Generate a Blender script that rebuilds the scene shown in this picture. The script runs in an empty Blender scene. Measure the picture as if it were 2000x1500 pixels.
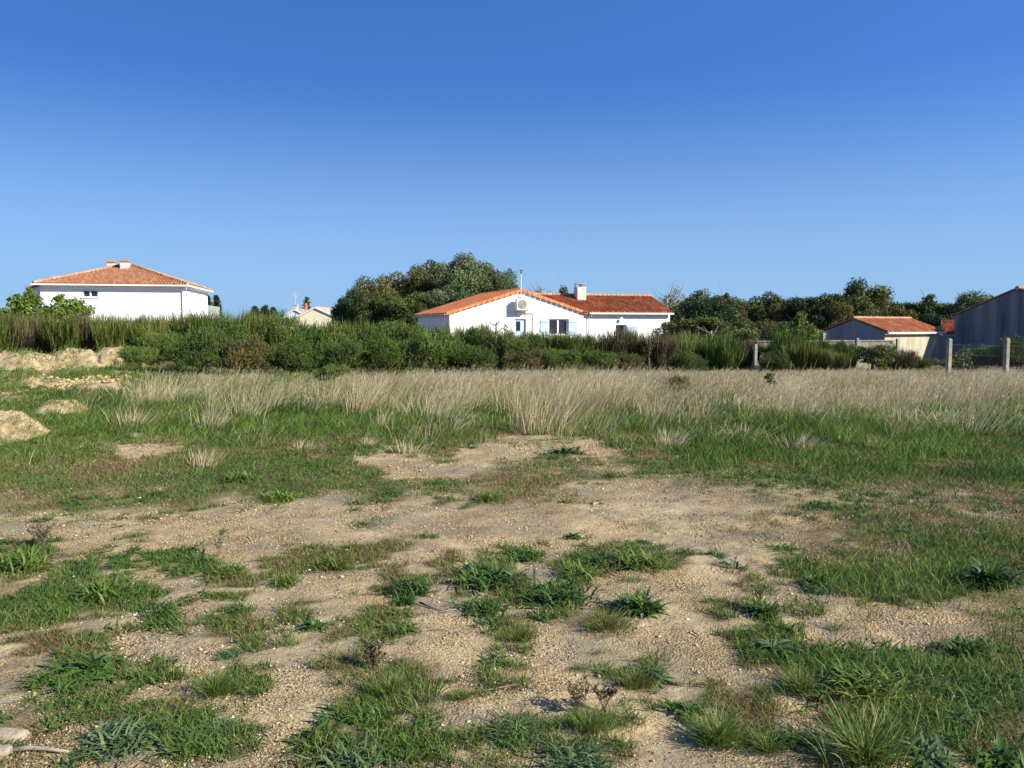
import bpy, math, random
import numpy as np
from mathutils import Vector, Matrix
R = math.radians
rng = np.random.default_rng(7); random.seed(7)
S = bpy.context.scene; COL = S.collection

# ------------------------------------------------------------------ camera, sky, sun, exposure
EYE = 1.6; FPX = 1570.0; HOR = 637.0
PITCH = math.atan((750 - HOR) / FPX)
cd = bpy.data.cameras.new('camera'); cam = bpy.data.objects.new('camera', cd); COL.objects.link(cam)
cam.location = (0, 0, EYE); cam.rotation_euler = (math.pi/2 - PITCH, 0, 0)
cd.sensor_width = 36; cd.lens = 36 * FPX / 2000; cd.clip_end = 3000; cd.clip_start = 0.05
S.camera = cam
SUN_EL, SUN_AZ = R(31), R(25)          # azimuth: degrees behind the camera's right-hand side
sdir = Vector((math.cos(SUN_AZ)*math.cos(SUN_EL), -math.sin(SUN_AZ)*math.cos(SUN_EL), math.sin(SUN_EL)))
w = bpy.data.worlds.new('World'); S.world = w; w.use_nodes = True
nt = w.node_tree; bg = nt.nodes['Background']
sky = nt.nodes.new('ShaderNodeTexSky'); sky.sky_type = 'NISHITA'; sky.sun_disc = False
sky.sun_elevation = SUN_EL; sky.sun_rotation = math.atan2(sdir.x, sdir.y)
sky.altitude = 0; sky.air_density = 1.0; sky.dust_density = 0.0; sky.ozone_density = 2.3
hsv = nt.nodes.new('ShaderNodeHueSaturation'); hsv.inputs['Saturation'].default_value = 1.2; hsv.inputs['Hue'].default_value = 0.5
tn = nt.nodes.new('ShaderNodeMix'); tn.data_type = 'RGBA'; tn.blend_type = 'MULTIPLY'; tn.inputs[0].default_value = 1; tn.inputs[7].default_value = (.84, .94, 1.22, 1)
# steeper fall from pale horizon to deep blue: look the sky model up at a stretched elevation
tc = nt.nodes.new('ShaderNodeTexCoord'); mpw = nt.nodes.new('ShaderNodeMapping'); mpw.vector_type = 'POINT'
mpw.inputs['Scale'].default_value = (1, 1, 2.6); mpw.inputs['Location'].default_value = (0, 0, .12)
nrmw = nt.nodes.new('ShaderNodeVectorMath'); nrmw.operation = 'NORMALIZE'
nt.links.new(tc.outputs['Generated'], mpw.inputs[0]); nt.links.new(mpw.outputs[0], nrmw.inputs[0]); nt.links.new(nrmw.outputs[0], sky.inputs['Vector'])
nt.links.new(sky.outputs[0], hsv.inputs['Color']); nt.links.new(hsv.outputs[0], tn.inputs[6]); 
hz = nt.nodes.new('ShaderNodeMix'); hz.data_type = 'RGBA'; hz.inputs[7].default_value = (1.50, 2.55, 3.75, 1)   # pale air low over the horizon
sxyz = nt.nodes.new('ShaderNodeSeparateXYZ'); mrz = nt.nodes.new('ShaderNodeMapRange'); mrz.interpolation_type = 'SMOOTHSTEP'
mrz.inputs[1].default_value = 0.0; mrz.inputs[2].default_value = .30; mrz.inputs[3].default_value = .95; mrz.inputs[4].default_value = 0.0
tc0 = nt.nodes.new('ShaderNodeTexCoord'); nt.links.new(tc0.outputs['Generated'], sxyz.inputs[0]); nt.links.new(sxyz.outputs[2], mrz.inputs[0]); nt.links.new(mrz.outputs[0], hz.inputs[0])
nt.links.new(tn.outputs[2], hz.inputs[6]); nt.links.new(hz.outputs[2], bg.inputs[0]); bg.inputs[1].default_value = 0.122
sl = bpy.data.lights.new('sun', 'SUN'); sl.energy = 5.0; sl.angle = R(0.5); sl.color = (1, 0.95, 0.82)
so = bpy.data.objects.new('sun', sl); COL.objects.link(so)
so.rotation_euler = sdir.to_track_quat('Z', 'Y').to_euler()
S.view_settings.view_transform = 'Standard'; S.view_settings.look = 'None'
S.view_settings.exposure = 0.8; S.view_settings.gamma = 1.0
S.render.engine = 'CYCLES'; S.render.resolution_x = 1024; S.render.resolution_y = 768
S.cycles.max_bounces = 6; S.cycles.transparent_max_bounces = 4

# ------------------------------------------------------------------ pixel <-> ground helpers (2000 px photo)
cp, sp_ = math.cos(PITCH), math.sin(PITCH)
def to_px(x, y, z=0.0):
    dep = y*cp + (EYE - z)*sp_
    up = y*sp_ - (EYE - z)*cp
    dep = np.maximum(dep, 0.05)
    return 1000 + FPX*x/dep, 750 - FPX*up/dep
def ground_at(px, py, z=0.0):
    a = (px-1000)/FPX; b = -(py-750)/FPX
    dx, dy, dz = a, cp + b*sp_, -sp_ + b*cp
    t = (z - EYE)/dz
    return dx*t, dy*t
def at(px, d):                      # world x of a pixel column at distance d
    return (px-1000)/FPX*d
def zat(py, d):                     # world height of a pixel row at distance d
    return EYE + (HOR-py)/FPX*d

# ------------------------------------------------------------------ noise
def _hash(ix, iy, s):
    h = (ix.astype(np.int64)*374761393 + iy.astype(np.int64)*668265263 + s*1442695041) & 0xffffffff
    h = ((h ^ (h >> 13))*1274126177) & 0xffffffff
    return ((h ^ (h >> 16)) & 0xffff)/65535.0
def vnoise(x, y, s=0):
    x = np.asarray(x, float); y = np.asarray(y, float)
    ix, iy = np.floor(x), np.floor(y); fx, fy = x-ix, y-iy
    fx = fx*fx*(3-2*fx); fy = fy*fy*(3-2*fy)
    a, b = _hash(ix, iy, s), _hash(ix+1, iy, s); c, d = _hash(ix, iy+1, s), _hash(ix+1, iy+1, s)
    return (a*(1-fx)+b*fx)*(1-fy) + (c*(1-fx)+d*fx)*fy
def fbm(x, y, s=0, o=4):
    v = 0; a = .5; t = 0
    for k in range(o):
        v = v + a*vnoise(x*2**k, y*2**k, s+k*17); t += a; a *= .5
    return v/t
def sstep(a, b, x):
    t = np.clip((x-a)/(b-a), 0, 1); return t*t*(3-2*t)

# ------------------------------------------------------------------ heaps of sand and terrain
# (px, base row, half width px, height, depth radius m, seed)
HEAPS = [(-72, 876, 92, .36, 1.1, 1), (78, 813, 66, .29, .9, 2), (198, 726, 78, .80, 1.7, 3), (115, 728, 120, .70, 1.7, 4),
         (10, 730, 120, .60, 1.8, 5), (160, 772, 84, .30, .9, 6), (24, 758, 84, .30, 1.0, 7), (222, 756, 50, .26, .9, 8)]
HP = []
for px, py, rw, hh, rd, sd in HEAPS:
    x, y = ground_at(px, py); HP.append((x, y+rd*.8, rw/FPX*y, rd, hh, sd))
def heap_mask(x, y):
    m = np.zeros_like(np.asarray(x, float))
    for cx, cy, rx, ry, hh, sd in HP:
        r = ((x-cx)/rx)**2 + ((y-cy)/ry)**2
        m = np.maximum(m, 1-sstep(.55, 1.0, r))
    return m
def heap_shape(X, Y, h):
    cx, cy, rx, ry, hh, sd = h
    dx, dy = (X-cx)/rx, (Y-cy)/ry; n = fbm(X*1.1+sd*7, Y*1.1, 300+sd, 4)
    r = np.sqrt(dx*dx+dy*dy) + (n-.5)*.8
    body = sstep(0, .75, np.clip(1-r, 0, 1))
    return hh*body*(.66+.5*fbm(X*1.7, Y*1.7, 330+sd, 5)) + .10*body**.4*(fbm(X*9, Y*9, 350+sd, 4)-.5)
def heap_z(x, y):
    z = np.zeros(len(x))
    for h in HP: z = np.maximum(z, heap_shape(x, y, h))
    return z
def terrain(x, y):
    x = np.asarray(x, float); y = np.asarray(y, float)
    z = (fbm(x*.25, y*.25, 3, 3)-.5)*.12*sstep(1, 9, np.hypot(x, y)) + (fbm(x*1.3, y*1.3, 5, 3)-.5)*.05
    z = z - 1.0*sstep(27, 46, y)*sstep(6, 14, x)
    z = z + .12*sstep(17, 26, y)*sstep(-6, -14, x)
    return z

# ------------------------------------------------------------------ cover maps read off the photograph
GX = np.linspace(0, 2000, 11)
GREEN = {700:[.3]*11,
 740:[.6,.7,.6,.6,.5,.5,.4,.4,.3,.3,.3], 780:[.8,.9,.95,.95,.9,.85,.75,.8,.65,.55,.55], 820:[.8,.95,1,1,1,.95,1,1,1,.9,.75],
 860:[.95,.9,.9,.9,.8,.5,.75,1,1,1,1], 880:[.9,.55,.85,.6,.5,.25,.5,.85,1,1,1], 900:[.85,.65,.8,.72,.42,.42,.5,.72,.9,.95,.95],
 930:[.85,.75,.85,.85,.6,.65,.5,.6,.75,.85,.85], 960:[.62,.58,.68,.65,.55,.6,.3,.45,.55,.55,.6], 990:[.5,.4,.5,.4,.3,.2,.2,.35,.5,.55,.55],
 1020:[.38,.34,.34,.34,.28,.28,.34,.42,.55,.6,.6], 1060:[.36,.26,.26,.26,.2,.24,.28,.28,.45,.65,.7], 1100:[.3,.2,.15,.1,.05,.1,.15,.15,.5,.85,.85],
 1140:[.4,.2,.1,.1,.05,.1,.1,.1,.6,.85,.85], 1180:[.4,.2,.1,.08,.05,.05,.05,.05,.3,.35,.5], 1250:[.35,.15,.05,.1,.05,.03,.03,.05,.35,.55,.6],
 1350:[.45,.25,.12,.15,.22,.05,.05,.2,.45,.65,.7], 1440:[.5,.4,.4,.45,.5,.4,.25,.2,.4,.55,.65], 1500:[.4,.4,.4,.5,.55,.45,.2,.15,.3,.5,.6], 2400:[.45]*11}
DRY = {700:[0]*11, 728:[0,0,.1,.1,.1,.1,.1,.1,.3,.4,.4], 740:[0,.05,.12,.2,.45,.6,.6,.75,1,1,1], 760:[0,.1,.42,.35,.72,.8,.9,.9,1,1,1], 785:[0,.12,.35,.25,.5,.6,.75,.5,.6,.75,.85],
 810:[0,.08,.2,.18,.3,.35,.5,.2,.2,.3,.5], 835:[.02,.06,.1,.08,.12,.2,.25,.1,.1,.15,.25], 860:[0,.03,.06,.05,.09,.06,.08,.05,.06,.1,.12],
 900:[0,.01,.05,.03,.03,.02,.02,.02,.03,.04,.04], 960:[0]*11, 2400:[0]*11}
def lut(T, px, py):
    rows = sorted(T); A = np.array([T[r] for r in rows], float)
    px = np.clip(px, 0, 1999.9); py = np.clip(py, rows[0], rows[-1]-1)
    fx = px/200; ix = fx.astype(int); fx = fx-ix
    iy = np.clip(np.searchsorted(rows, py, side='right')-1, 0, len(rows)-2)
    r = np.array(rows, float); fy = (py-r[iy])/(r[iy+1]-r[iy])
    return (A[iy, ix]*(1-fx)+A[iy, ix+1]*fx)*(1-fy) + (A[iy+1, ix]*(1-fx)+A[iy+1, ix+1]*fx)*fy
PATCH = [(40,1095,95,34),(200,1150,110,40),(60,1190,120,36),(350,1102,70,22),(440,1112,60,20),(520,1125,110,26),(650,1092,110,26),(760,1080,60,16),
 (310,1195,52,18),(430,1160,50,13),(460,1218,90,36),(610,1218,38,20),(700,1238,60,20),(640,1290,62,36),(800,1150,75,28),(955,1128,72,32),(1020,1075,40,16),
 (1230,1095,140,32),(1350,1102,60,16),(1090,1160,85,38),(945,1190,52,24),(1180,1218,45,18),(1250,1185,46,24),(1485,1195,32,18),(1010,1237,30,12),
 (970,1283,80,20),(1270,1303,55,18),(1240,1325,32,13),(1345,1383,34,15),(1510,1258,72,28),(1660,1125,200,50),(1900,1100,140,60),(1800,1160,200,24),
 (420,1325,78,38),(180,1295,85,30),(60,1270,80,30),(60,1350,60,36),(130,1385,120,36),(270,1410,110,42),(240,1450,62,28),(420,1412,50,20),(400,1462,80,26),
 (760,1345,85,50),(800,1455,150,48),(1000,1435,130,34),(1160,1415,110,34),(690,1482,70,26),(1120,1488,70,22),(900,1362,20,14),(1430,1415,80,42),
 (1560,1325,150,40),(1700,1365,160,48),(1490,1432,60,34),(1700,1455,110,50),(1950,1350,90,80),(1850,1455,110,40),(270,1060,24,8),(610,1037,24,8),
 (380,995,36,14),(870,995,30,10),(1030,1290,40,12),(560,960,40,14)]
BARE = [(165,757,85,14),(60,738,60,10),(15,778,40,12),(110,790,40,10),(1060,872,150,22),(290,872,90,14),(800,900,110,24),(450,1015,160,18),(850,1030,330,30),(1330,990,150,26),(1050,1370,230,40),(1350,1230,140,60),
 (620,1165,120,28),(230,1235,150,22),(330,1275,70,30),(1330,1450,110,60),(560,1380,110,50),(1800,1235,130,30)]
def green_map(x, y, soft=False):
    px, py = to_px(x, y)
    n1 = (fbm(x*1.7, y*1.1, 11, 5)-.5)+.35*(vnoise(x*14, y*12, 12)-.5); n2 = (fbm(x*1.7+9, y*1.1+5, 23, 5)-.5)+.35*(vnoise(x*14, y*12, 24)-.5)
    k = np.clip((py-HOR)/300, .1, 2.5)
    px = px + n1*150*k; py = py + n2*70*k
    g = lut(GREEN, px, py)*.8
    for cx, cy, rx, ry in PATCH:
        r = ((px-cx)/rx)**2 + ((py-cy)/ry)**2
        g = np.maximum(g, .86*(1-sstep(.45, 1.3, r)))
    for cx, cy, rx, ry in BARE:
        r = ((px-cx)/rx)**2 + ((py-cy)/ry)**2
        g = g*(1-.85*(1-sstep(.5, 1.1, r)))
    n = .5*fbm(x*2.6, y*2.0, 41, 4) + .5*fbm(x*8, y*6, 43, 3)
    g = sstep(-.16, .34, g - .60*n) if soft else sstep(-.10, .46, g - .56*n)
    hm = heap_mask(x, y); return np.maximum(g*(1-.7*hm), hm*.9*sstep(.50, .66, fbm(x*1.6, y*1.6, 47, 4)))
def dry_map(x, y):
    px, py = to_px(x, y)
    n1 = (fbm(x*.9, y*.6, 61, 3)-.5)
    k = np.clip((py-HOR)/300, .1, 2.5)
    n2 = (fbm(x*.8+7, y*.6, 67, 3)-.5); g = lut(DRY, px + n1*240*k, np.maximum(py + n2*170*k*sstep(740, 790, py), 700))
    return g

# ------------------------------------------------------------------ mesh helpers
def tag(o, label=None, cat=None, group=None, kind=None):
    if label: o['label'] = label
    if cat: o['category'] = cat
    if group: o['group'] = group
    if kind: o['kind'] = kind
    return o
def link(name, me, parent=None, mat=None):
    o = bpy.data.objects.new(name, me); COL.objects.link(o)
    if parent: o.parent = parent
    if mat and me is not None and not me.materials: me.materials.append(mat)
    return o
def empty(name, loc, rz=0.0, label=None, cat=None, group=None):
    o = link(name, None); o.location = loc; o.rotation_euler = (0, 0, rz); o.empty_display_size = .3
    return tag(o, label, cat, group)
def tri_mesh(name, V, T, attrs=None, mat=None, smooth=False):
    me = bpy.data.meshes.new(name)
    V = np.ascontiguousarray(V, dtype=np.float32).reshape(-1, 3); T = np.ascontiguousarray(T, dtype=np.int32).reshape(-1, 3)
    me.vertices.add(len(V)); me.vertices.foreach_set('co', V.ravel())
    me.loops.add(T.size); me.loops.foreach_set('vertex_index', T.ravel())
    me.polygons.add(len(T)); me.polygons.foreach_set('loop_start', np.arange(len(T), dtype=np.int32)*3)
    me.polygons.foreach_set('loop_total', np.full(len(T), 3, dtype=np.int32))
    if smooth: me.polygons.foreach_set('use_smooth', np.ones(len(T), dtype=bool))
    me.update(calc_edges=True)
    for k, a in (attrs or {}).items():
        at_ = me.attributes.new(k, 'FLOAT', 'POINT'); at_.data.foreach_set('value', np.ascontiguousarray(a, dtype=np.float32))
    if mat: me.materials.append(mat)
    return me
class MB:                                  # collects quads/polys of hard-surface pieces
    def __init__(s): s.v = []; s.f = []; s.t = []
    def poly(s, pts, t=.5):
        n = len(s.v); s.v += [tuple(p) for p in pts]; s.t += [t]*len(pts); s.f.append(tuple(range(n, n+len(pts))))
    def box(s, x0, x1, y0, y1, z0, z1, t=.5):
        n = len(s.v)
        s.v += [(x0,y0,z0),(x1,y0,z0),(x1,y1,z0),(x0,y1,z0),(x0,y0,z1),(x1,y0,z1),(x1,y1,z1),(x0,y1,z1)]; s.t += [t]*8
        for q in ((0,3,2,1),(4,5,6,7),(0,1,5,4),(1,2,6,5),(2,3,7,6),(3,0,4,7)): s.f.append(tuple(n+i for i in q))
    def tube(s, pts, rads, seg=8, t=.5, cap=True):
        pts = [Vector(p) for p in pts]; rings = []
        for i, p in enumerate(pts):
            d = (pts[min(i+1, len(pts)-1)] - pts[max(i-1, 0)]).normalized()
            a = d.orthogonal().normalized() if abs(d.z) > .9 else d.cross(Vector((0,0,1))).normalized()
            b = d.cross(a); n = len(s.v); r = rads[i] if hasattr(rads, '__len__') else rads
            s.v += [tuple(p + (a*math.cos(2*math.pi*k/seg)+b*math.sin(2*math.pi*k/seg))*r) for k in range(seg)]; s.t += [t]*seg
            rings.append(n)
        for i in range(len(rings)-1):
            for k in range(seg):
                k2 = (k+1) % seg; s.f.append((rings[i]+k, rings[i]+k2, rings[i+1]+k2, rings[i+1]+k))
        if cap:
            s.f.append(tuple(rings[0]+k for k in reversed(range(seg)))); s.f.append(tuple(rings[-1]+k for k in range(seg)))
    def disc(s, c, n, r, seg=20, th=.02):
        c = Vector(c); n = Vector(n).normalized(); s.tube([c, c+n*th], [r, r], seg)
    def build(s, name, mat, parent=None, smooth=False, bevel=0):
        me = bpy.data.meshes.new(name); me.from_pydata(s.v, [], s.f); me.update()
        a = me.attributes.new('tint', 'FLOAT', 'POINT'); a.data.foreach_set('value', np.array(s.t, dtype=np.float32))
        if smooth: me.polygons.foreach_set('use_smooth', np.ones(len(me.polygons), dtype=bool))
        o = link(name, me, parent, mat)
        if bevel:
            m = o.modifiers.new('bevel', 'BEVEL'); m.width = bevel; m.segments = 2
        return o

# ------------------------------------------------------------------ materials
def new_mat(name):
    m = bpy.data.materials.new(name); m.use_nodes = True; n = m.node_tree; return m, n, n.nodes['Principled BSDF']
def ramp(n, stops, inp=None):
    r = n.nodes.new('ShaderNodeValToRGB'); e = r.color_ramp.elements
    while len(e) < len(stops): e.new(.5)
    for el, (p, c) in zip(e, stops): el.position = p; el.color = (*c, 1)
    if inp is not None: n.links.new(inp, r.inputs[0])
    return r
def noise(n, scale, detail=4, rough=.6, vec=None):
    t = n.nodes.new('ShaderNodeTexNoise'); t.inputs['Scale'].default_value = scale; t.inputs['Detail'].default_value = detail
    t.inputs['Roughness'].default_value = rough
    if vec is not None: n.links.new(vec, t.inputs['Vector'])
    return t
def objco(n, scale=(1,1,1)):
    c = n.nodes.new('ShaderNodeTexCoord'); mp = n.nodes.new('ShaderNodeMapping'); mp.inputs['Scale'].default_value = scale
    n.links.new(c.outputs['Object'], mp.inputs[0]); return mp.outputs[0]
def mixc(n, fac, a, b, mode='MIX'):
    m = n.nodes.new('ShaderNodeMix'); m.data_type = 'RGBA'; m.blend_type = mode
    for s, v in ((0, fac), (6, a), (7, b)):
        if hasattr(v, 'links') or hasattr(v, 'is_output'): n.links.new(v, m.inputs[s])
        elif s == 0: m.inputs[0].default_value = v
        else: m.inputs[s].default_value = (*v, 1)
    return m.outputs[2]
def leaf_mat(name, stops, trans=.25, rough=.6, var=.5):
    m, n, b = new_mat(name); a = n.nodes.new('ShaderNodeAttribute'); a.attribute_name = 'tint'
    oi = n.nodes.new('ShaderNodeObjectInfo')
    r = ramp(n, stops, a.outputs['Fac'])
    hs = n.nodes.new('ShaderNodeHueSaturation'); n.links.new(r.outputs[0], hs.inputs['Color'])
    mr = n.nodes.new('ShaderNodeMapRange'); n.links.new(oi.outputs['Random'], mr.inputs[0])
    mr.inputs[3].default_value = 1-var*.5; mr.inputs[4].default_value = 1+var*.5; n.links.new(mr.outputs[0], hs.inputs['Value'])
    n.links.new(hs.outputs[0], b.inputs['Base Color']); b.inputs['Roughness'].default_value = rough
    b.inputs['Specular IOR Level'].default_value = .25
    t = n.nodes.new('ShaderNodeBsdfTranslucent'); n.links.new(hs.outputs[0], t.inputs[0])
    mx = n.nodes.new('ShaderNodeMixShader'); mx.inputs[0].default_value = trans
    n.links.new(b.outputs[0], mx.inputs[1]); n.links.new(t.outputs[0], mx.inputs[2])
    n.links.new(mx.outputs[0], n.nodes['Material Output'].inputs[0]); return m
def flat_mat(name, col, rough=.7, nscale=0, namp=.15, bump=0, spec=.3, metal=0, stretch=(1,1,1), dark=None, dpos=(.45,.75)):
    m, n, b = new_mat(name); b.inputs['Roughness'].default_value = rough; b.inputs['Specular IOR Level'].default_value = spec
    b.inputs['Metallic'].default_value = metal
    if nscale:
        v = objco(n, stretch); t = noise(n, nscale, 6, .65, v)
        lo = tuple(c*(1-namp) for c in col); hi = tuple(min(1, c*(1+namp)) for c in col)
        r = ramp(n, [(.3, lo), (.7, hi)], t.outputs[0]); out = r.outputs[0]
        if dark:
            t2 = noise(n, nscale*.35, 5, .7, v); r2 = ramp(n, [(dpos[0], (0,0,0)), (dpos[1], (1,1,1))], t2.outputs[0])
            out = mixc(n, r2.outputs[0], out, dark)
        n.links.new(out, b.inputs['Base Color'])
        if bump:
            bp = n.nodes.new('ShaderNodeBump'); bp.inputs['Strength'].default_value = bump; bp.inputs['Distance'].default_value = .02
            n.links.new(t.outputs[0], bp.inputs['Height']); n.links.new(bp.outputs[0], b.inputs['Normal'])
    else: b.inputs['Base Color'].default_value = (*col, 1)
    return m
def tint_mat(name, stops, rough=.8, nscale=0, blot=None):
    m, n, b = new_mat(name); a = n.nodes.new('ShaderNodeAttribute'); a.attribute_name = 'tint'
    out = ramp(n, stops, a.outputs['Fac']).outputs[0]
    if nscale:
        t = noise(n, nscale, 6, .7, objco(n)); r = ramp(n, [(.42, (0,0,0)), (.68, (1,1,1))], t.outputs[0])
        out = mixc(n, r.outputs[0], out, blot)
    n.links.new(out, b.inputs['Base Color']); b.inputs['Roughness'].default_value = rough; b.inputs['Specular IOR Level'].default_value = .2
    return m
M = {}
M['render'] = flat_mat('white_render', (.90,.88,.83), .9, 3, .03, .1, dark=(.80,.78,.72), dpos=(.55,.95))
M['render_l'] = flat_mat('white_render_pinkish', (.92,.89,.85), .9, 3, .03, .1)
M['cream'] = flat_mat('cream_render', (.44,.40,.29), .9, 2.5, .12, .2, dark=(.27,.23,.14), stretch=(1,1,.35))
M['yellow'] = flat_mat('yellow_render', (.80,.72,.50), .9, 2, .04)
M['shedgrey'] = flat_mat('grey_cement', (.27,.29,.31), .9, 1.3, .1, .2, dark=(.16,.18,.20), stretch=(1.5,1.5,.25), dpos=(.4,.7))
M['darkwall'] = flat_mat('streaked_cement', (.20,.225,.235), .9, 1.2, .22, .3, dark=(.08,.095,.105), stretch=(2.2,2.2,.12), dpos=(.38,.62))
M['tile'] = tint_mat('clay_tile', [(0,(.277,.073,.027)),(.5,(.420,.125,.045)),(1,(.554,.215,.090))], .8, 1.5, (.302,.129,.072))
M['tile_old'] = tint_mat('old_clay_tile', [(0,(.218,.082,.041)),(.5,(.319,.120,.059)),(1,(.403,.189,.099))], .85, 1.2, (.269,.146,.090))
M['tile_pale'] = tint_mat('pale_tile', [(0,(.34,.26,.19)),(1,(.52,.44,.33))], .9)
M['ridge'] = tint_mat('ridge_tile', [(0,(.40,.18,.09)),(1,(.58,.33,.18))], .85, 2, (.36,.24,.15))
M['verge'] = tint_mat('verge_tile', [(0,(.588,.189,.063)),(1,(.706,.284,.108))], .75)
M['gutter'] = flat_mat('gutter_white', (.78,.76,.70), .5)
M['gutter_grey'] = flat_mat('gutter_grey', (.55,.55,.52), .5)
M['white'] = flat_mat('white_paint', (.82,.83,.84), .5)
M['blue'] = flat_mat('pale_blue_paint', (.50,.60,.70), .5, 6, .04)
M['glass'] = flat_mat('window_glass', (.02,.025,.03), .08, spec=.6)
M['curtain'] = flat_mat('brown_curtain', (.12,.06,.04), .8, 4, .2)
M['metal'] = flat_mat('zinc', (.5,.5,.5), .4, metal=.6)
M['ac'] = flat_mat('unit_casing', (.66,.64,.56), .5)
M['acgrille'] = flat_mat('unit_grille', (.34,.34,.29), .6)
M['black'] = flat_mat('black_plastic', (.02,.02,.03), .5)
M['chimney'] = flat_mat('chimney_render', (.60,.56,.47), .9, 5, .08, .2, dark=(.42,.38,.32))
M['pot'] = flat_mat('orange_pot', (.62,.16,.07), .8)
M['concrete'] = flat_mat('old_concrete', (.34,.31,.23), .95, 9, .2, .6, dark=(.20,.19,.14), dpos=(.42,.62))
M['stone'] = flat_mat('pale_stone', (.34,.29,.20), .95, 14, .2, .8, dark=(.25,.2,.14))
M['wood'] = flat_mat('weathered_wood', (.34,.29,.22), .9, 12, .25, .6, stretch=(.3,3,3))
M['bark'] = flat_mat('bark', (.14,.11,.08), .95, 8, .3, .5)
M['bark_pale'] = flat_mat('bark_pale', (.30,.27,.22), .95, 8, .25, .5)
M['twig'] = flat_mat('twig', (.20,.13,.09), .9)

# ground: sand and gravel, with litter and moss where the vegetation map is high
def ground_material():
    m, n, b = new_mat('sandy_ground'); b.inputs['Roughness'].default_value = 1; b.inputs['Specular IOR Level'].default_value = .08
    v = objco(n); a = n.nodes.new('ShaderNodeAttribute'); a.attribute_name = 'veg'
    big = noise(n, .8, 6, .65, v); mid = noise(n, 5, 6, .7, v); fine = noise(n, 60, 4, .7, v)
    base = ramp(n, [(.30,(.29,.235,.14)), (.44,(.40,.32,.19)), (.56,(.48,.39,.235)), (.72,(.53,.44,.28))], big.outputs[0]).outputs[0]
    r = ramp(n, [(.35,(.58,.55,.52)), (.6,(1.05,1.03,1.0))], mid.outputs[0]).outputs[0]
    base = mixc(n, .75, base, r, 'MULTIPLY')
    vo = n.nodes.new('ShaderNodeTexVoronoi'); vo.inputs['Scale'].default_value = 85; n.links.new(v, vo.inputs['Vector'])
    sep = n.nodes.new('ShaderNodeSeparateColor'); n.links.new(vo.outputs['Color'], sep.inputs[0])
    grain = ramp(n, [(0,(.55,.48,.42)), (.35,(.85,.75,.62)), (.7,(1.15,1.0,.78)), (1,(1.5,1.4,1.25))], sep.outputs[0]).outputs[0]
    pk = ramp(n, [(.40,(.12,.12,.12)), (.60,(.85,.85,.85))], noise(n, 1.1, 5, .6, v).outputs[0]).outputs[0]
    base = mixc(n, pk, mixc(n, .12, base, (.52,.43,.28)), mixc(n, 1.0, base, grain, 'MULTIPLY'))
    f = ramp(n, [(.35,(.72,.70,.68)), (.62,(1.1,1.1,1.1))], fine.outputs[0]).outputs[0]
    base = mixc(n, .7, base, f, 'MULTIPLY')
    mt = noise(n, 1.5, 8, .72, v); mtr = ramp(n, [(.45,(0,0,0)), (.58,(.85,.85,.85))], mt.outputs[0]).outputs[0]
    base = mixc(n, mtr, base, (.25,.20,.13))
    yl = noise(n, .45, 5, .6, v); ylr = ramp(n, [(.52,(0,0,0)), (.66,(.6,.6,.6))], yl.outputs[0]).outputs[0]
    base = mixc(n, ylr, base, mixc(n, .6, (.50,.38,.19), grain, 'MULTIPLY'))
    litter = ramp(n, [(.3,(.075,.075,.03)), (.5,(.12,.10,.05)), (.66,(.17,.115,.065)), (.8,(.21,.155,.09))], mid.outputs[0]).outputs[0]
    vr = n.nodes.new('ShaderNodeMath'); vr.operation = 'ADD'; n.links.new(a.outputs['Fac'], vr.inputs[0])
    mm = n.nodes.new('ShaderNodeMath'); mm.operation = 'MULTIPLY_ADD'; n.links.new(fine.outputs[0], mm.inputs[0]); mm.inputs[1].default_value = .9; mm.inputs[2].default_value = -.5
    n.links.new(mm.outputs[0], vr.inputs[1])
    vf = ramp(n, [(.15,(0,0,0)), (.75,(1,1,1))], vr.outputs[0])
    out = mixc(n, vf.outputs[0], base, litter)
    n.links.new(out, b.inputs['Base Color'])
    add = n.nodes.new('ShaderNodeMath'); add.operation = 'ADD'; n.links.new(fine.outputs[0], add.inputs[0]); n.links.new(vo.outputs['Distance'], add.inputs[1])
    bp = n.nodes.new('ShaderNodeBump'); n.links.new(pk, bp.inputs['Strength']); bp.inputs['Distance'].default_value = .012
    n.links.new(add.outputs[0], bp.inputs['Height'])
    bp2 = n.nodes.new('ShaderNodeBump'); bp2.inputs['Strength'].default_value = .5; bp2.inputs['Distance'].default_value = .06
    n.links.new(mid.outputs[0], bp2.inputs['Height']); n.links.new(bp.outputs[0], bp2.inputs['Normal'])
    n.links.new(bp2.outputs[0], b.inputs['Normal']); return m
M['ground'] = ground_material()
M['sand'] = flat_mat('heap_sand', (.43,.335,.19), 1, 11, .35, 1, spec=.05, dark=(.22,.17,.08), dpos=(.42,.62))
M['clod'] = flat_mat('clay_clods', (.42,.32,.165), 1, 9, .2, .6, spec=.05)
M['pebble'] = tint_mat('pebbles', [(0,(.16,.12,.09)),(.3,(.33,.24,.15)),(.6,(.47,.35,.19)),(.9,(.54,.43,.27)),(1,(.62,.56,.46))], .8)

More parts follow.
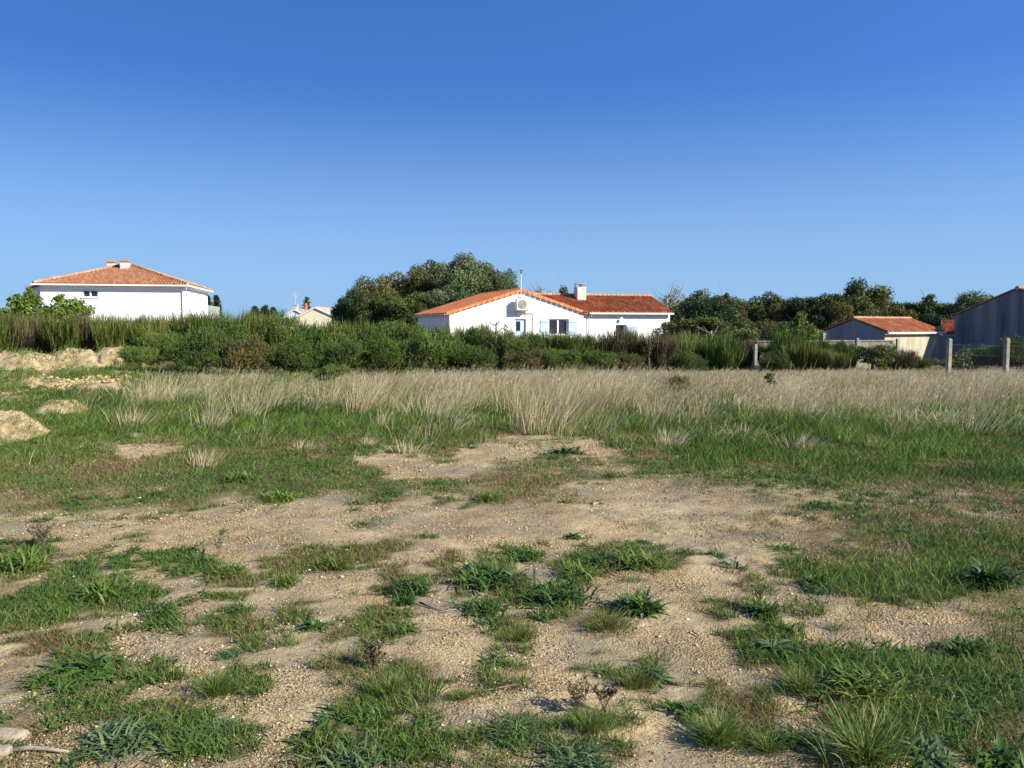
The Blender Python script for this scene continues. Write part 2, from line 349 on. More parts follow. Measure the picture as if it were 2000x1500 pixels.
G_ = lambda *s: list(s)
M['grass'] = leaf_mat('green_grass', G_((0,(.05,.095,.016)),(.4,(.11,.185,.028)),(.68,(.18,.255,.045)),(.86,(.25,.26,.08)),(1,(.40,.33,.17))), .35, var=0)
M['turf'] = leaf_mat('low_turf', G_((0,(.06,.11,.02)),(.38,(.115,.19,.03)),(.62,(.16,.18,.045)),(.8,(.23,.17,.07)),(1,(.27,.14,.07))), .25, var=0)
M['dry'] = leaf_mat('dry_grass', G_((0,(.192,.182,.070)),(.25,(.355,.288,.140)),(.6,(.528,.432,.240)),(1,(.710,.614,.400))), .3, var=0)
M['litter'] = leaf_mat('dead_litter', G_((0,(.10,.065,.04)),(.5,(.20,.14,.085)),(1,(.42,.34,.22))), .1, var=0)
M['weed'] = leaf_mat('weed_leaf', G_((0,(.027,.069,.012)),(.5,(.059,.120,.020)),(.85,(.108,.175,.034)),(1,(.171,.221,.085))), .2, .45, var=.35)
M['weedgrey'] = leaf_mat('grey_green_leaf', G_((0,(.05,.09,.035)),(.6,(.11,.17,.06)),(1,(.20,.25,.12))), .2, .5, var=.2)
M['weedyellow'] = leaf_mat('light_green_leaf', G_((0,(.07,.12,.02)),(.6,(.15,.22,.035)),(1,(.30,.30,.08))), .3, .5, var=.2)
M['gorse'] = leaf_mat('gorse_spines', G_((0,(.043,.077,.017)),(.5,(.105,.165,.030)),(.85,(.174,.231,.045)),(.96,(.236,.220,.058)),(1,(.311,.176,.058))), .15, var=.35)
M['gorsegold'] = leaf_mat('gorse_browning', G_((0,(.068,.075,.024)),(.4,(.115,.125,.039)),(.7,(.216,.163,.055)),(1,(.365,.200,.066))), .15, var=.3)
M['broom'] = leaf_mat('broom_stems', G_((0,(.050,.066,.014)),(.5,(.112,.143,.024)),(.85,(.174,.198,.037)),(1,(.248,.165,.066))), .15, var=.3)
M['broomlight'] = leaf_mat('broom_fresh', G_((0,(.039,.070,.014)),(.5,(.087,.141,.023)),(1,(.145,.202,.034))), .2, var=.25)
M['broomdead'] = leaf_mat('broom_dead', G_((0,(.05,.04,.02)),(.4,(.11,.085,.045)),(.75,(.16,.125,.07)),(1,(.10,.13,.04))), .1, var=.3)
M['oak'] = leaf_mat('oak_leaf', G_((0,(.040,.058,.013)),(.5,(.090,.116,.024)),(.85,(.135,.152,.033)),(1,(.215,.161,.052))), .2, var=.4)
M['oakgold'] = leaf_mat('oak_leaf_browning', G_((0,(.063,.063,.016)),(.5,(.125,.125,.030)),(1,(.233,.170,.052))), .2, var=.3)
M['greytree'] = leaf_mat('grey_green_tree_leaf', G_((0,(.063,.081,.033)),(.5,(.125,.161,.059)),(1,(.215,.251,.118))), .2, var=.25)
M['pine'] = leaf_mat('pine_needles', G_((0,(.016,.032,.010)),(.6,(.035,.064,.018)),(1,(.062,.096,.026))), .1, var=.3)
M['fig'] = leaf_mat('bright_leaf', G_((0,(.08,.13,.02)),(.6,(.18,.26,.035)),(.92,(.28,.32,.06)),(1,(.42,.24,.06))), .35, var=.1)
M['figyellow'] = leaf_mat('yellowing_leaf', G_((0,(.07,.10,.025)),(.6,(.15,.19,.04)),(1,(.30,.27,.08))), .3, var=.1)

# ------------------------------------------------------------------ ground sheet (structure)
def spaced(lo, hi, n, c, k):
    a, b_ = math.asinh((lo-c)/k), math.asinh((hi-c)/k); return c + k*np.sinh(np.linspace(a, b_, n))
def build_ground():
    xs = spaced(-700, 700, 620, 0, 7); ys = spaced(-120, 1300, 700, 4, 4.5)
    X, Y = np.meshgrid(xs, ys); Z = terrain(X, Y)
    near = sstep(40, 15, np.hypot(X, Y))
    Z = Z + near*((fbm(X*6, Y*6, 91, 3)-.5)*.035)
    g = np.where(Y > .8, green_map(X, Y, True), .4); far = sstep(24, 30, Y)
    g = np.maximum(g, .6*np.where(Y > .8, dry_map(X, Y), 0)); g = np.where((Y > 23) & (np.abs(X) > 0), np.maximum(g, far*.9*(1-heap_mask(X, Y))), g)
    # strip of rutted bare sand on the far left between the heaps
    V = np.stack([X, Y, Z], -1).reshape(-1, 3); ny, nx = X.shape
    i = np.arange(ny*nx).reshape(ny, nx); a, b_, c, d = i[:-1,:-1].ravel(), i[:-1,1:].ravel(), i[1:,1:].ravel(), i[1:,:-1].ravel()
    T = np.concatenate([np.stack([a,b_,c],1), np.stack([a,c,d],1)])
    me = tri_mesh('ground', V, T, {'veg': g.ravel()}, M['ground'], True)
    tag(link('ground', me), kind='structure')
build_ground()

# ------------------------------------------------------------------ blades (stuff)
def blades(base, H, W, lean, yaw, bend, tint, seg=2):
    """tapered curved blades. base Nx3, lean Nx2 horizontal offset of the tip"""
    N = len(base); side = np.stack([np.cos(yaw), np.sin(yaw), np.zeros(N)], 1)*W[:, None]*.5
    rows = []; 
    for k in range(seg+1):
        t = k/seg; off = np.zeros((N, 3)); off[:, :2] = lean*(t**bend)[:, None] if hasattr(bend, '__len__') else lean*t**bend
        off[:, 2] = H*(t - .15*t*t*np.minimum(1, np.hypot(lean[:,0], lean[:,1])/np.maximum(H, 1e-3)))
        c = base + off
        if k < seg:
            wk = 1-.35*t if k else .8
            rows += [c - side*wk, c + side*wk]
        else: rows.append(c)
    V = np.stack(rows, 1); nv = 2*seg+1; i0 = (np.arange(N)*nv)[:, None]
    tr = []
    for k in range(seg-1): tr += [[2*k, 2*k+1, 2*k+2], [2*k+1, 2*k+3, 2*k+2]]
    tr.append([2*seg-2, 2*seg-1, 2*seg]); tr = np.array(tr)
    T = (i0[:, :, None] + tr[None]).reshape(-1, 3)
    return V.reshape(-1, 3), T, np.repeat(tint, nv)
def sample_wedge(n, y0, y1, p, half=.75, pad=.6):
    """random ground points; density per m2 falls as y**-p"""
    q = 2-p; u = rng.random(n)
    y = (y0**q + u*(y1**q-y0**q))**(1/q) if abs(q) > 1e-6 else y0*np.exp(u*math.log(y1/y0))
    x = (rng.random(n)*2-1)*(half*y+pad); return x, y
def stuff(name, parts, mat, label, cat):
    V = []; T = []; A = []; o = 0
    for v, t, a in parts:
        V.append(v); T.append(t+o); A.append(a); o += len(v)
    me = tri_mesh(name, np.concatenate(V), np.concatenate(T), {'tint': np.concatenate(A)}, mat)
    return tag(link(name, me), label, cat, kind='stuff')

def low_turf():
    x, y = sample_wedge(900000, 2.2, 26, 1.35)
    g = green_map(x, y); k = rng.random(len(x)) < g*.9 + .006; x, y, g = x[k], y[k], g[k]; N = len(x)
    z = terrain(x, y) - .004 + heap_z(x, y)*(heap_z(x, y) > .02)
    H = (.018 + .03*rng.random(N))*(.6+.6*g)*(1+y*.02); W = .0022 + .00055*y
    a = rng.random(N)*6.283; l = H*(.3+rng.random(N)*1.2)
    lean = np.stack([np.cos(a)*l, np.sin(a)*l], 1)
    t = np.clip(fbm(x*1.3, y*1.0, 77, 3)*1.1+.6*fbm(x*5, y*4, 79, 2)-.40 + (1-g)*.32 + rng.normal(0, .18, N), 0, 1)
    return blades(np.stack([x, y, z], 1), H, W, lean, rng.random(N)*6.283, 1.6, t, 2)
def green_grass():
    out = []
    x, y = sample_wedge(620000, 2.2, 30, 1.1)
    px, py = to_px(x, y); g = green_map(x, y)
    lush = lut({700:[.5]*11, 780:[.8]*11, 820:[.7,.85,.8,.8,.8,.8,.9,.9,.85,.8,.8], 870:[.5,.5,.45,.45,.4,.25,.55,.8,.8,.8,.8], 920:[.35,.3,.35,.4,.2,.3,.2,.3,.5,.6,.7], 980:[.15]*11, 1080:[.4,.4,.4,.4,.3,.5,.5,.4,.6,.8,.9], 1200:[.4,.3,.3,.3,.3,.4,.4,.3,.3,.4,.5], 1500:[.5,.4,.4,.5,.5,.4,.35,.5,.7,.6,.6], 2400:[.4]*11}, px, py)
    n = fbm(x*1.4, y*1.2, 131, 3); k = rng.random(len(x)) < g*lush*sstep(.30, .58, n)*1.2
    x, y, g, px, py, n = [q[k] for q in (x, y, g, px, py, n)]; N = len(x)
    z = terrain(x, y)-.005 + heap_z(x, y)*(heap_z(x, y) > .02); hs = lut({700:[.17]*11, 800:[.22]*11, 860:[.14,.13,.13,.12,.12,.10,.17,.22,.22,.22,.22], 930:[.07,.07,.07,.08,.06,.06,.06,.10,.12,.14,.15], 1000:[.045]*11, 1100:[.06,.06,.06,.06,.06,.07,.07,.06,.09,.10,.11], 1500:[.055,.055,.05,.055,.055,.055,.055,.06,.07,.07,.07], 2400:[.08]*11}, px, py)
    H = hs*(.4+.8*rng.random(N))*(.35+1.3*fbm(x*3, y*2.4, 161, 3)); W = .003 + .0005*y
    a = rng.normal(0, 1, N)*1.5 + .2; l = H*(.2+.9*rng.random(N)); lean = np.stack([np.cos(a)*l, np.sin(a)*l], 1)
    t = np.clip(.75*fbm(x*.8, y*.6, 151, 3)+.7*fbm(x*4, y*3, 153, 2) - .30 + rng.normal(0, .2, N), 0, 1)
    return blades(np.stack([x, y, z], 1), H, W, lean, rng.random(N)*6.283, 1.7, t, 3)
def dry_grass():
    # tufts: stalks gathered around tuft centres
    x, y = sample_wedge(23000, 10, 31, .35, .78, 3)
    d = dry_map(x, y)*(1-heap_mask(x, y)); n = fbm(x*.7, y*.9, 171, 3)
    n = .6*n+.4*fbm(x*2.2, y*2.2, 175, 3); k = rng.random(len(x)) < d*(.12+.88*sstep(.60-.34*d, .80-.28*d, n+.05)); x, y, d = x[k], y[k], d[k]
    reps = 30; N = len(x)*reps; tufts = len(x)
    th = rng.uniform(.75, 1.25, tufts); ta = rng.normal(.1, .5, tufts)
    r = rng.normal(0, .10, N); r2 = rng.normal(0, .10, N); bx = np.repeat(x, reps)+r; by = np.repeat(y, reps)+r2
    px, py = to_px(bx, by)
    hs = lut({715:[.12]*11, 738:[.14,.14,.18,.16,.2,.2,.16,.15,.17,.2,.22], 760:[.3,.35,.45,.36,.46,.46,.46,.38,.34,.34,.36], 800:[.35,.4,.45,.5,.62,.62,.64,.5,.42,.42,.45], 850:[.3,.35,.35,.38,.4,.45,.5,.4,.35,.35,.4], 2400:[.25]*11}, px, py)
    H = hs*np.repeat(th*(.55+.9*fbm(x*.55+3, y*.6, 191, 3)), reps)*(.45+.75*rng.random(N)); W = .0028+.00013*by
    a = np.repeat(ta, reps) + rng.normal(0, .55, N); l = H*(.15+.65*rng.random(N))
    lean = np.stack([np.cos(a)*l*.9+.12*H+r*1.2, np.sin(a)*l*.6+r2*1.0], 1)
    t = np.clip(-.05+1.0*np.repeat(fbm(x*.9, y*.9, 181, 3), reps)+.3*np.repeat(rng.random(tufts)-.5, reps) + rng.normal(.04, .27, N), 0, 1)
    p1 = blades(np.stack([bx, by, terrain(bx, by)-.01], 1), H, W, lean, rng.random(N)*6.283, 1.5, t, 3)
    # feathery seed heads: short wisps near the tips
    k = rng.random(N) < .5; q = np.nonzero(k)[0]; q = np.repeat(q, 3); m = len(q); f = .75+.25*rng.random(m)
    tip = np.stack([bx[q]+lean[q,0]*f**1.5, by[q]+lean[q,1]*f**1.5, terrain(bx[q], by[q])+H[q]*f*.9], 1)
    aa = rng.normal(.1, .8, m); hh = .03+.05*rng.random(m); ll = .03+.03*rng.random(m)
    p2 = blades(tip, hh, np.full(m, .006), np.stack([np.cos(aa)*ll, np.sin(aa)*ll], 1), rng.random(m)*6.283, 1.2, np.clip(t[q]+.1, 0, 1), 2)
    # tall lone stalks
    x, y = sample_wedge(1900, 8, 27, .6); d = dry_map(x, y); k = rng.random(len(x)) < (d*.8+.03)*(y > 9); x, y = x[k], y[k]; N = len(x)
    H = .22+.45*rng.random(N)**1.6; a = rng.normal(.1, 1.0, N); l = H*(.1+.6*rng.random(N))
    p3 = blades(np.stack([x, y, terrain(x, y)], 1), H, .004+.00016*y, np.stack([np.cos(a)*l, np.sin(a)*l], 1), rng.random(N)*6.283, 1.6, .7+.3*rng.random(N), 3)
    # the big tufts that stand out in the photograph
    out = []
    for px, py, hh, rad in [(700,806,.78,.16),(728,800,.80,.2),(755,790,.75,.2),(520,806,.62,.14),(410,838,.55,.12),(1035,836,.74,.16),(1062,842,.78,.18),(1095,826,.8,.2),(1180,806,.72,.2),
                            (295,792,.7,.22),(330,782,.7,.24),(1205,796,.7,.2),(1010,812,.7,.2),(900,800,.66,.2),(640,790,.5,.2),(260,838,.4,.14),(400,912,.3,.07),(800,884,.22,.1),(1310,868,.3,.12),(1290,820,.5,.2),
                            (1420,800,.45,.25),(1560,880,.28,.12),(1780,840,.42,.25),(1900,850,.45,.25),(1850,830,.45,.3),(720,872,.16,.06),(600,880,.15,.08),(1460,860,.3,.15),(840,815,.5,.2),(480,815,.5,.15)]:
        x0, y0 = ground_at(px, py); m = 130; bx = x0+rng.normal(0, rad, m); by = y0+rng.normal(0, rad*.8, m); H = hh*rng.uniform(.45, 1.1, m)
        a = rng.normal(0, .7, m); l = H*rng.uniform(.05, .6, m); lean = np.stack([np.cos(a)*l+(bx-x0)*.8, np.sin(a)*l*.6+(by-y0)*.5], 1)
        out.append(blades(np.stack([bx, by, terrain(bx, by)-.01], 1), H, np.full(m, .0045+.00022*y0), lean, rng.random(m)*6.283, 1.5, np.clip(.62+rng.normal(0, .2, m), 0, 1), 3))
    return [p1, p2, p3] + out
stuff('short_turf', [low_turf()], M['turf'], 'low creeping turf in patches over the sandy ground', 'grass')
stuff('green_grass', [green_grass()], M['grass'], 'longer bright green grass in patches in front of the dry grass', 'grass')
stuff('dry_grass', dry_grass(), M['dry'], 'tall straw coloured dry grass leaning in the wind before the bushes', 'grass')

# pebbles
def ico():
    t = (1+5**.5)/2
    v = np.array([(-1,t,0),(1,t,0),(-1,-t,0),(1,-t,0),(0,-1,t),(0,1,t),(0,-1,-t),(0,1,-t),(t,0,-1),(t,0,1),(-t,0,-1),(-t,0,1)], float); v /= np.linalg.norm(v[0])
    f = np.array([(0,11,5),(0,5,1),(0,1,7),(0,7,10),(0,10,11),(1,5,9),(5,11,4),(11,10,2),(10,7,6),(7,1,8),(3,9,4),(3,4,2),(3,2,6),(3,6,8),(3,8,9),(4,9,5),(2,4,11),(6,2,10),(8,6,7),(9,8,1)])
    return v, f
IV, IF = ico()
def lumps(x, y, z, s, flat=.6, tint=None, rough=.22):
    N = len(x); V = IV[None]*(1+rng.normal(0, rough, (N, 12, 1)))*s[:, None, None]
    V = V*np.stack([rng.uniform(.8, 1.3, N), rng.uniform(.7, 1.1, N), np.full(N, flat)], 1)[:, None, :]
    a = rng.random(N)*6.283; c, s_ = np.cos(a)[:, None], np.sin(a)[:, None]
    X = V[..., 0]*c - V[..., 1]*s_; Y = V[..., 0]*s_ + V[..., 1]*c
    V = np.stack([X + x[:, None], Y + y[:, None], V[..., 2] + z[:, None]], -1)
    T = (np.arange(N)[:, None, None]*12 + IF[None]).reshape(-1, 3)
    return V.reshape(-1, 3), T, np.repeat(rng.random(N) if tint is None else tint, 12)
def pebbles():
    x, y = sample_wedge(230000, 2.2, 12, 1.9)
    n = fbm(x*1.3+4, y*1.3, 201, 3); k = rng.random(len(x)) < sstep(.35, .6, n)*.9+.12; x, y = x[k], y[k]; N = len(x)
    s = (.0016+.0006*y*.6)*(.6+rng.gamma(2, .25, N)); p1 = lumps(x, y, terrain(x, y)+s*.1, s)
    x, y = sample_wedge(1500, 2.4, 14, 1.5); s = np.minimum(.005+rng.gamma(1.3, .003, len(x)), .014); p2 = lumps(x, y, terrain(x, y)+s*.2, s, tint=rng.random(len(x))**.6)
    return [p1, p2]
stuff('gravel', pebbles(), M['pebble'], 'loose tan and grey gravel scattered over the bare sand', 'gravel')

# ------------------------------------------------------------------ sand heaps
def clods(pts, per, spread, smin, smax):
    xs, ys = [], []
    for px, py in pts:
        x, y = ground_at(px, py); xs.append(x + rng.normal(0, spread, per)); ys.append(y + rng.normal(0, spread*1.4, per))
    x = np.concatenate(xs); y = np.concatenate(ys); s = rng.uniform(smin, smax, len(x))*rng.uniform(.5, 1, len(x))
    return lumps(x, y, terrain(x, y)+s*.3+heap_z(x, y), s, .7, rough=.34)
HL = ['large pale sand heap cut by the left edge of the photo, nearest to the camera',
      'low rounded sand heap in green grass, second nearest on the left',
      'steep sand heap ending the back row beside the gorse',
      'long pale sand heap in the middle of the back row before the broom',
      'flat topped sand heap at the left end of the back row',
      'low crumbly yellowish heap in the middle of the grassy strip',
      'broad crumbly heap with weeds near the left edge behind the rounded heap',
      'small clod strewn heap beside the dry grass']
for h, lb in zip(HP, HL):
    cx, cy, rx, ry, hh, sd = h
    u = np.linspace(-1.35, 1.35, 90); X, Y = np.meshgrid(cx+u*rx, cy+u*ry); Z = heap_shape(X, Y, h) - .03 + terrain(X, Y)
    Z = np.where(heap_shape(X, Y, h) < .004, terrain(X, Y)-.06, Z)
    i = np.arange(90*90).reshape(90, 90); a, b_, c, d = i[:-1,:-1].ravel(), i[:-1,1:].ravel(), i[1:,1:].ravel(), i[1:,:-1].ravel()
    bx = float(terrain(cx, cy)); V = np.stack([X-cx, Y-cy, Z-bx], -1).reshape(-1, 3)
    me = tri_mesh('sand_heap', V, np.concatenate([np.stack([a,b_,c],1), np.stack([a,c,d],1)]), None, M['sand'], True)
    o = link('sand_heap', me); o.location = (cx, cy, bx); tag(o, lb, 'sand heap', 'sand heaps dumped on the left')
stuff('sand_clods', [clods([(110,758),(135,752),(160,750),(190,745),(215,742),(232,738),(95,765),(180,765),(200,758)], 60, .3, .015, .075),
                     clods([(10,735),(40,728),(70,745),(100,728),(30,770),(120,795),(140,788)], 30, .35, .012, .055),
                     clods([(960,868),(1010,862),(1060,868),(1110,878),(1150,886),(1000,880),(800,900),(760,905),(330,876),(250,874)], 90, .35, .005, .02)],
      M['clod'], 'crumbled yellow clods lying between the sand heaps and on bare patches', 'clods')

# ------------------------------------------------------------------ plants of the foreground (things)
def rosette_mesh(name, n, length, width, up, mat, seed, spread=.05, seg=4):
    r_ = np.random.default_rng(seed); V = []; T = []; A = []; o = 0
    for i in range(n):
        a = r_.random()*6.283; L = length*r_.uniform(.55, 1.1); e = np.clip(r_.normal(up, .28), .12, 1.45); W = width*.62*r_.uniform(.6, 1.2)
        bx, by = r_.normal(0, spread, 2); d = np.array([math.cos(a), math.sin(a)]); s = np.array([-d[1], d[0], 0]); t0 = r_.random()
        x = z = 0; ang = e; pts = []
        for k in range(seg+1):
            t = k/seg; w_ = W*(.35+1.1*math.sin(math.pi*min(1, t*.82+.12)))*(1-.85*t**4)*.5
            c = np.array([bx+d[0]*x, by+d[1]*x, z-.004]); fold = np.array([0, 0, w_*.35])
            pts += [c - s*w_ + fold, c, c + s*w_ + fold]; A += [np.clip(t0*.8+.2*t, 0, 1)]*3
            x += math.cos(ang)*L/seg; z += math.sin(ang)*L/seg; ang -= r_.uniform(.18, .42)*(1 if ang > -.3 else 0); z = max(z, .002)
        V += pts
        for k in range(seg):
            b = o+3*k
            T += [[b,b+1,b+4],[b,b+4,b+3],[b+1,b+2,b+5],[b+1,b+5,b+4]]
        o += 3*(seg+1)
    return tri_mesh(name, np.array(V), np.array(T), {'tint': np.array(A)}, mat)
def tuft_mesh(name, n, h, spread, w_, mat, seed):
    r_ = np.random.default_rng(seed); a = r_.random(n)*6.283; rr = np.abs(r_.normal(0, spread, n))
    base = np.stack([np.cos(a)*rr, np.sin(a)*rr, np.full(n, -.01)], 1); H = h*r_.uniform(.35, 1.1, n); l = H*r_.uniform(.2, 1.3, n)
    a2 = a + r_.normal(0, .6, n)
    V, T, A = blades(base, H, w_*r_.uniform(.6, 1.3, n), np.stack([np.cos(a2)*l, np.sin(a2)*l], 1), r_.random(n)*6.283, 1.7, r_.random(n), 4)
    return tri_mesh(name, V, T, {'tint': A}, mat)
PM = {'dock': [rosette_mesh('weed_foliage', 190, .15, .020, .85, M['weed'], s, .035) for s in (1, 2)],
      'flat': [rosette_mesh('weed_foliage', 64, .13, .022, .35, M['weedgrey'], s, .02) for s in (3, 4)],
      'wide': [rosette_mesh('weed_foliage', 280, .125, .015, .75, M['weed'], s, .07) for s in (5, 6)],
      'broad': [rosette_mesh('weed_foliage', 70, .11, .036, .6, M['weed'], s, .035) for s in (7, 8)],
      'grey': [rosette_mesh('weed_foliage', 240, .12, .010, .55, M['weedgrey'], s, .05) for s in (9, 10)],
      'light': [rosette_mesh('weed_foliage', 230, .13, .013, .8, M['weedyellow'], s, .055) for s in (11, 12)],
      'tuft': [tuft_mesh('tuft_blades', 800, .115, .055, .003, M['grass'], s) for s in (13, 14)],
      'fine': [tuft_mesh('tuft_blades', 900, .10, .07, .003, M['turf'], s) for s in (15, 16)]}
PLANTS = [  # px, py (base), kind, size, label
 (955,1138,'wide',1.35,'wide dark green weed clump left of the centre grass patch'),
 (1085,1172,'wide',1.25,'mid green weed mass spreading right of the wide dark clump'),
 (1130,1130,'light',1.1,'lighter green weeds growing behind the mid green weed mass'),
 (1250,1198,'dock',1.12,'round dark long leaved weed alone on gravel with strong shadow'),
 (1488,1200,'dock',.8,'small upright dark weed alone on gravel right of centre'),
 (945,1195,'wide',.85,'dense green weed clump in front of the wide dark clump'),
 (800,1160,'wide',1.0,'dark weed clump on sand left of the two joined clumps'),
 (790,1185,'dock',.5,'tiny pointed weed just below the dark clump on sand'),
 (1024,1086,'wide',.8,'small green weed clump at the back edge of the centre patches'),
 (1250,1110,'light',1.2,'bright grassy weed clump behind the lone round weed'),
 (1165,1105,'wide',1.0,'dark weed clump at the left end of the bright green strip'),
 (1180,1228,'fine',1.0,'olive fine grass tuft left below the lone round weed'),
 (1510,1272,'flat',1.3,'dark flat star shaped rosette before a grassy patch on the right'),
 (1270,1318,'flat',1.05,'flat grey green rosette on gravel, right of centre'),
 (1240,1335,'fine',.7,'small dark fine tuft touching the flat grey rosette'),
 (1345,1388,'broad',.62,'small blue green leafy weed on bare gravel near a tuft'),
 (965,1292,'flat',.8,'thin pale rosette at the left of a fine grass mat'),
 (240,1455,'grey',1.2,'big grey green grassy clump near the lower left corner'),
 (425,1428,'grey',.7,'flat pale grey clump right of the big grey green clump'),
 (180,1312,'broad',1.15,'broad leaved dark weed among grass on the left'),
 (690,1496,'grey',1.1,'grey green clump cut by the bottom edge, left of centre'),
 (1120,1496,'grey',1.0,'pale bladed clump cut by the bottom edge, right of centre'),
 (1690,1478,'tuft',1.55,'largest grass tuft with dark shadow near the lower right'),
 (1400,1440,'tuft',1.1,'yellow tinged grass tuft on gravel near the lower right'),
 (1545,1445,'broad',.85,'dark leafy weed between two grass tufts at lower right'),
 (1500,1462,'tuft',.7,'small upright tuft beside the dark leafy weed'),
 (1860,1415,'broad',.8,'leafy grey weed at the edge of a dark hollow at right'),
 (1810,1480,'flat',1.1,'flat rosette right of the largest grass tuft'),
 (1960,1490,'broad',1.1,'broad leaved weed in the lower right corner'),
 (1680,1350,'light',1.2,'pale yellow green weed with curled blades at right'),
 (1560,1345,'tuft',1.0,'dark tuft inside the right hand weed patch'),
 (1600,1148,'grey',.8,'pale grey weed at the left edge of the right hand grass'),
 (1590,1138,'dock',.75,'dark upright weed beside the pale grey weed'),
 (1885,1270,'dock',.8,'dark weed with shadow on the right gravel'),
 (315,1205,'wide',.7,'low green weed clump alone on pale sand at left'),
 (40,1108,'light',1.35,'bright long leaved weed at the left edge'),
 (200,1170,'light',1.25,'long bladed green clump in the left hand band'),
 (440,1125,'light',.9,'green weed clump beside a red brown patch'),
 (555,1140,'light',.8,'weed clump right of the red brown patch'),
 (650,1108,'light',.9,'green clump at the right end of the left hand band'),
 (430,1168,'light',.6,'small bright clump below the red brown patch'),
 (610,1232,'broad',.6,'small leafy weed beside a dark turf patch'),
 (450,1285,'grey',.6,'grey bladed weed at the lower edge of a dark turf patch'),
 (420,1355,'tuft',.95,'bright green grass tuft on sand at lower left'),
 (900,1372,'tuft',.5,'tiny lone grass tuft on sand, lower centre'),
 (1010,1245,'fine',.7,'tiny dark fine tuft on sand in the centre'),
 (1255,1060,'flat',.85,'flat green rosette on the far gravel, right of centre'),
 (1120,1050,'broad',.6,'small leafy weed on the far gravel in the centre'),
 (1400,1082,'flat',.9,'pale flat rosette at the right end of the bright strip'),
 (1105,884,'broad',1.7,'dark leafy weed on the yellow sand patch'),
 (955,975,'light',1.1,'bright tuft at the back edge of the bare ground'),
 (470,935,'light',1.2,'bright weed in the middle green band on the left'),
 (545,970,'light',1.2,'pale green weed at the front of the middle green band'),
 (760,1352,'tuft',.9,'bright tuft in a brownish turf patch, lower centre'),
 (1150,1430,'tuft',.9,'tuft in the long turf patch at the bottom centre'),
 (1000,1440,'grey',.8,'grey bladed weed in the long turf patch'),
 (1930,1140,'dock',1.4,'large dark leaved weed near the right edge')]
for i, (px, py, kd, sc, lb) in enumerate(PLANTS):
    x, y = ground_at(px, py); me = PM[kd][i % 2]; nm = 'grass_tuft' if kd in ('tuft', 'fine') else 'weed_plant'
    o = link(nm, me); o.location = (x, y, float(terrain(x, y))); o.rotation_euler = (0, 0, (i*2.399) % 6.283); s = sc*(.88 if kd == 'tuft' and sc < 1.5 else .96 if kd == 'tuft' else 1.0)
    o.scale = (s*(1+.12*math.sin(i*3.1)), s*(1+.12*math.cos(i*1.7)), s)
    tag(o, lb, 'grass tuft' if nm == 'grass_tuft' else 'weed', 'weeds and tufts growing on the sand')
# straw and dead leaves lying about
x, y = sample_wedge(16000, 2.3, 16, 1.5); N = len(x); a = rng.random(N)*6.283; l = rng.uniform(.015, .07, N)
stuff('straw_litter', [blades(np.stack([x, y, terrain(x, y)+.003], 1), rng.uniform(.002, .012, N), .0016+.0005*y, np.stack([np.cos(a)*l, np.sin(a)*l], 1), a+1.57, 1.1, rng.random(N)*.9, 2)], M['litter'], 'bits of dead straw and brown leaves lying on the soil', 'litter')
# more of them, uncounted, in the cover of the band and the right side
def weed_cover():
    x, y = sample_wedge(17000, 2.6, 21, .9); g = green_map(x, y); n = fbm(x*1.1, y*1.1, 411, 3)
    k = rng.random(len(x)) < g*sstep(.38, .65, n)*.8; x, y = x[k], y[k]; src = []
    for s in (31, 32, 33):
        r_ = np.random.default_rng(s); me = rosette_mesh('tmp', 22, .09, .013, .6, None, s, .03, 3)
        v = np.empty(len(me.vertices)*3, np.float32); me.vertices.foreach_get('co', v); t = np.empty(len(me.loops), np.int32); me.loops.foreach_get('vertex_index', t)
        a = np.empty(len(me.vertices), np.float32); me.attributes['tint'].data.foreach_get('value', a); src.append((v.reshape(-1,3), t.reshape(-1,3), a)); bpy.data.meshes.remove(me)
    out = []
    for i in range(len(x)):
        v, t, a = src[i % 3]; c, s = math.cos(i*2.4), math.sin(i*2.4); sc = rng.uniform(.5, 1.15)*(1+.02*y[i]); z = float(terrain(x[i], y[i]))
        out.append((np.stack([v[:,0]*c-v[:,1]*s, v[:,0]*s+v[:,1]*c, v[:,2]], 1)*sc + np.array([x[i], y[i], z]), t, np.clip(a*.7+rng.random()*.3, 0, 1)))
    return out
stuff('small_weeds', weed_cover(), M['weed'], 'small leafy weeds scattered through the grass patches', 'weeds')

# stones, stick, dead stems
def stone(px, py, sx, sy, sz, lb, rz=0, seed=0):
    x, y = ground_at(px, py); r_ = np.random.default_rng(seed); b = MB(); n = 14; rings = 5; base = []
    rad = 1+.10*r_.normal(size=n); zz = [-.3, .0, .55, .9, 1.0]; rr = [1.0, 1.03, 1.0, .9, .6]
    for q in range(rings):
        for k in range(n):
            a = 2*math.pi*k/n; ca, sa = math.cos(a), math.sin(a); e = (abs(ca)**4+abs(sa)**4)**-.25
            b.v.append((ca*e*rad[k]*rr[q]*sx, sa*e*rad[k]*rr[q]*sy, zz[q]*sz+r_.normal(0, .05)*sz)); b.t.append(.5)
    for q in range(rings-1):
        for k in range(n): k2 = (k+1) % n; b.f.append((q*n+k, q*n+k2, (q+1)*n+k2, (q+1)*n+k))
    b.f.append(tuple((rings-1)*n+k for k in range(n)))
    o = b.build('stone', M['stone'], smooth=False, bevel=.004); o.location = (x, y, float(terrain(x, y))); o.rotation_euler = (0, 0, rz)
    tag(o, lb, 'stone')
stone(8, 1448, .085, .035, .035, 'flat pale stone slab at the lower left edge', 0, 1)
stone(2, 1478, .04, .03, .03, 'rounded pale stone just below the flat slab', .3, 2)
stone(1162, 982, .035, .025, .022, 'small white stone on the far bare ground', .4, 3)
stone(1418, 1098, .03, .022, .02, 'small tan stone beside the pale flat rosette', .9, 4)
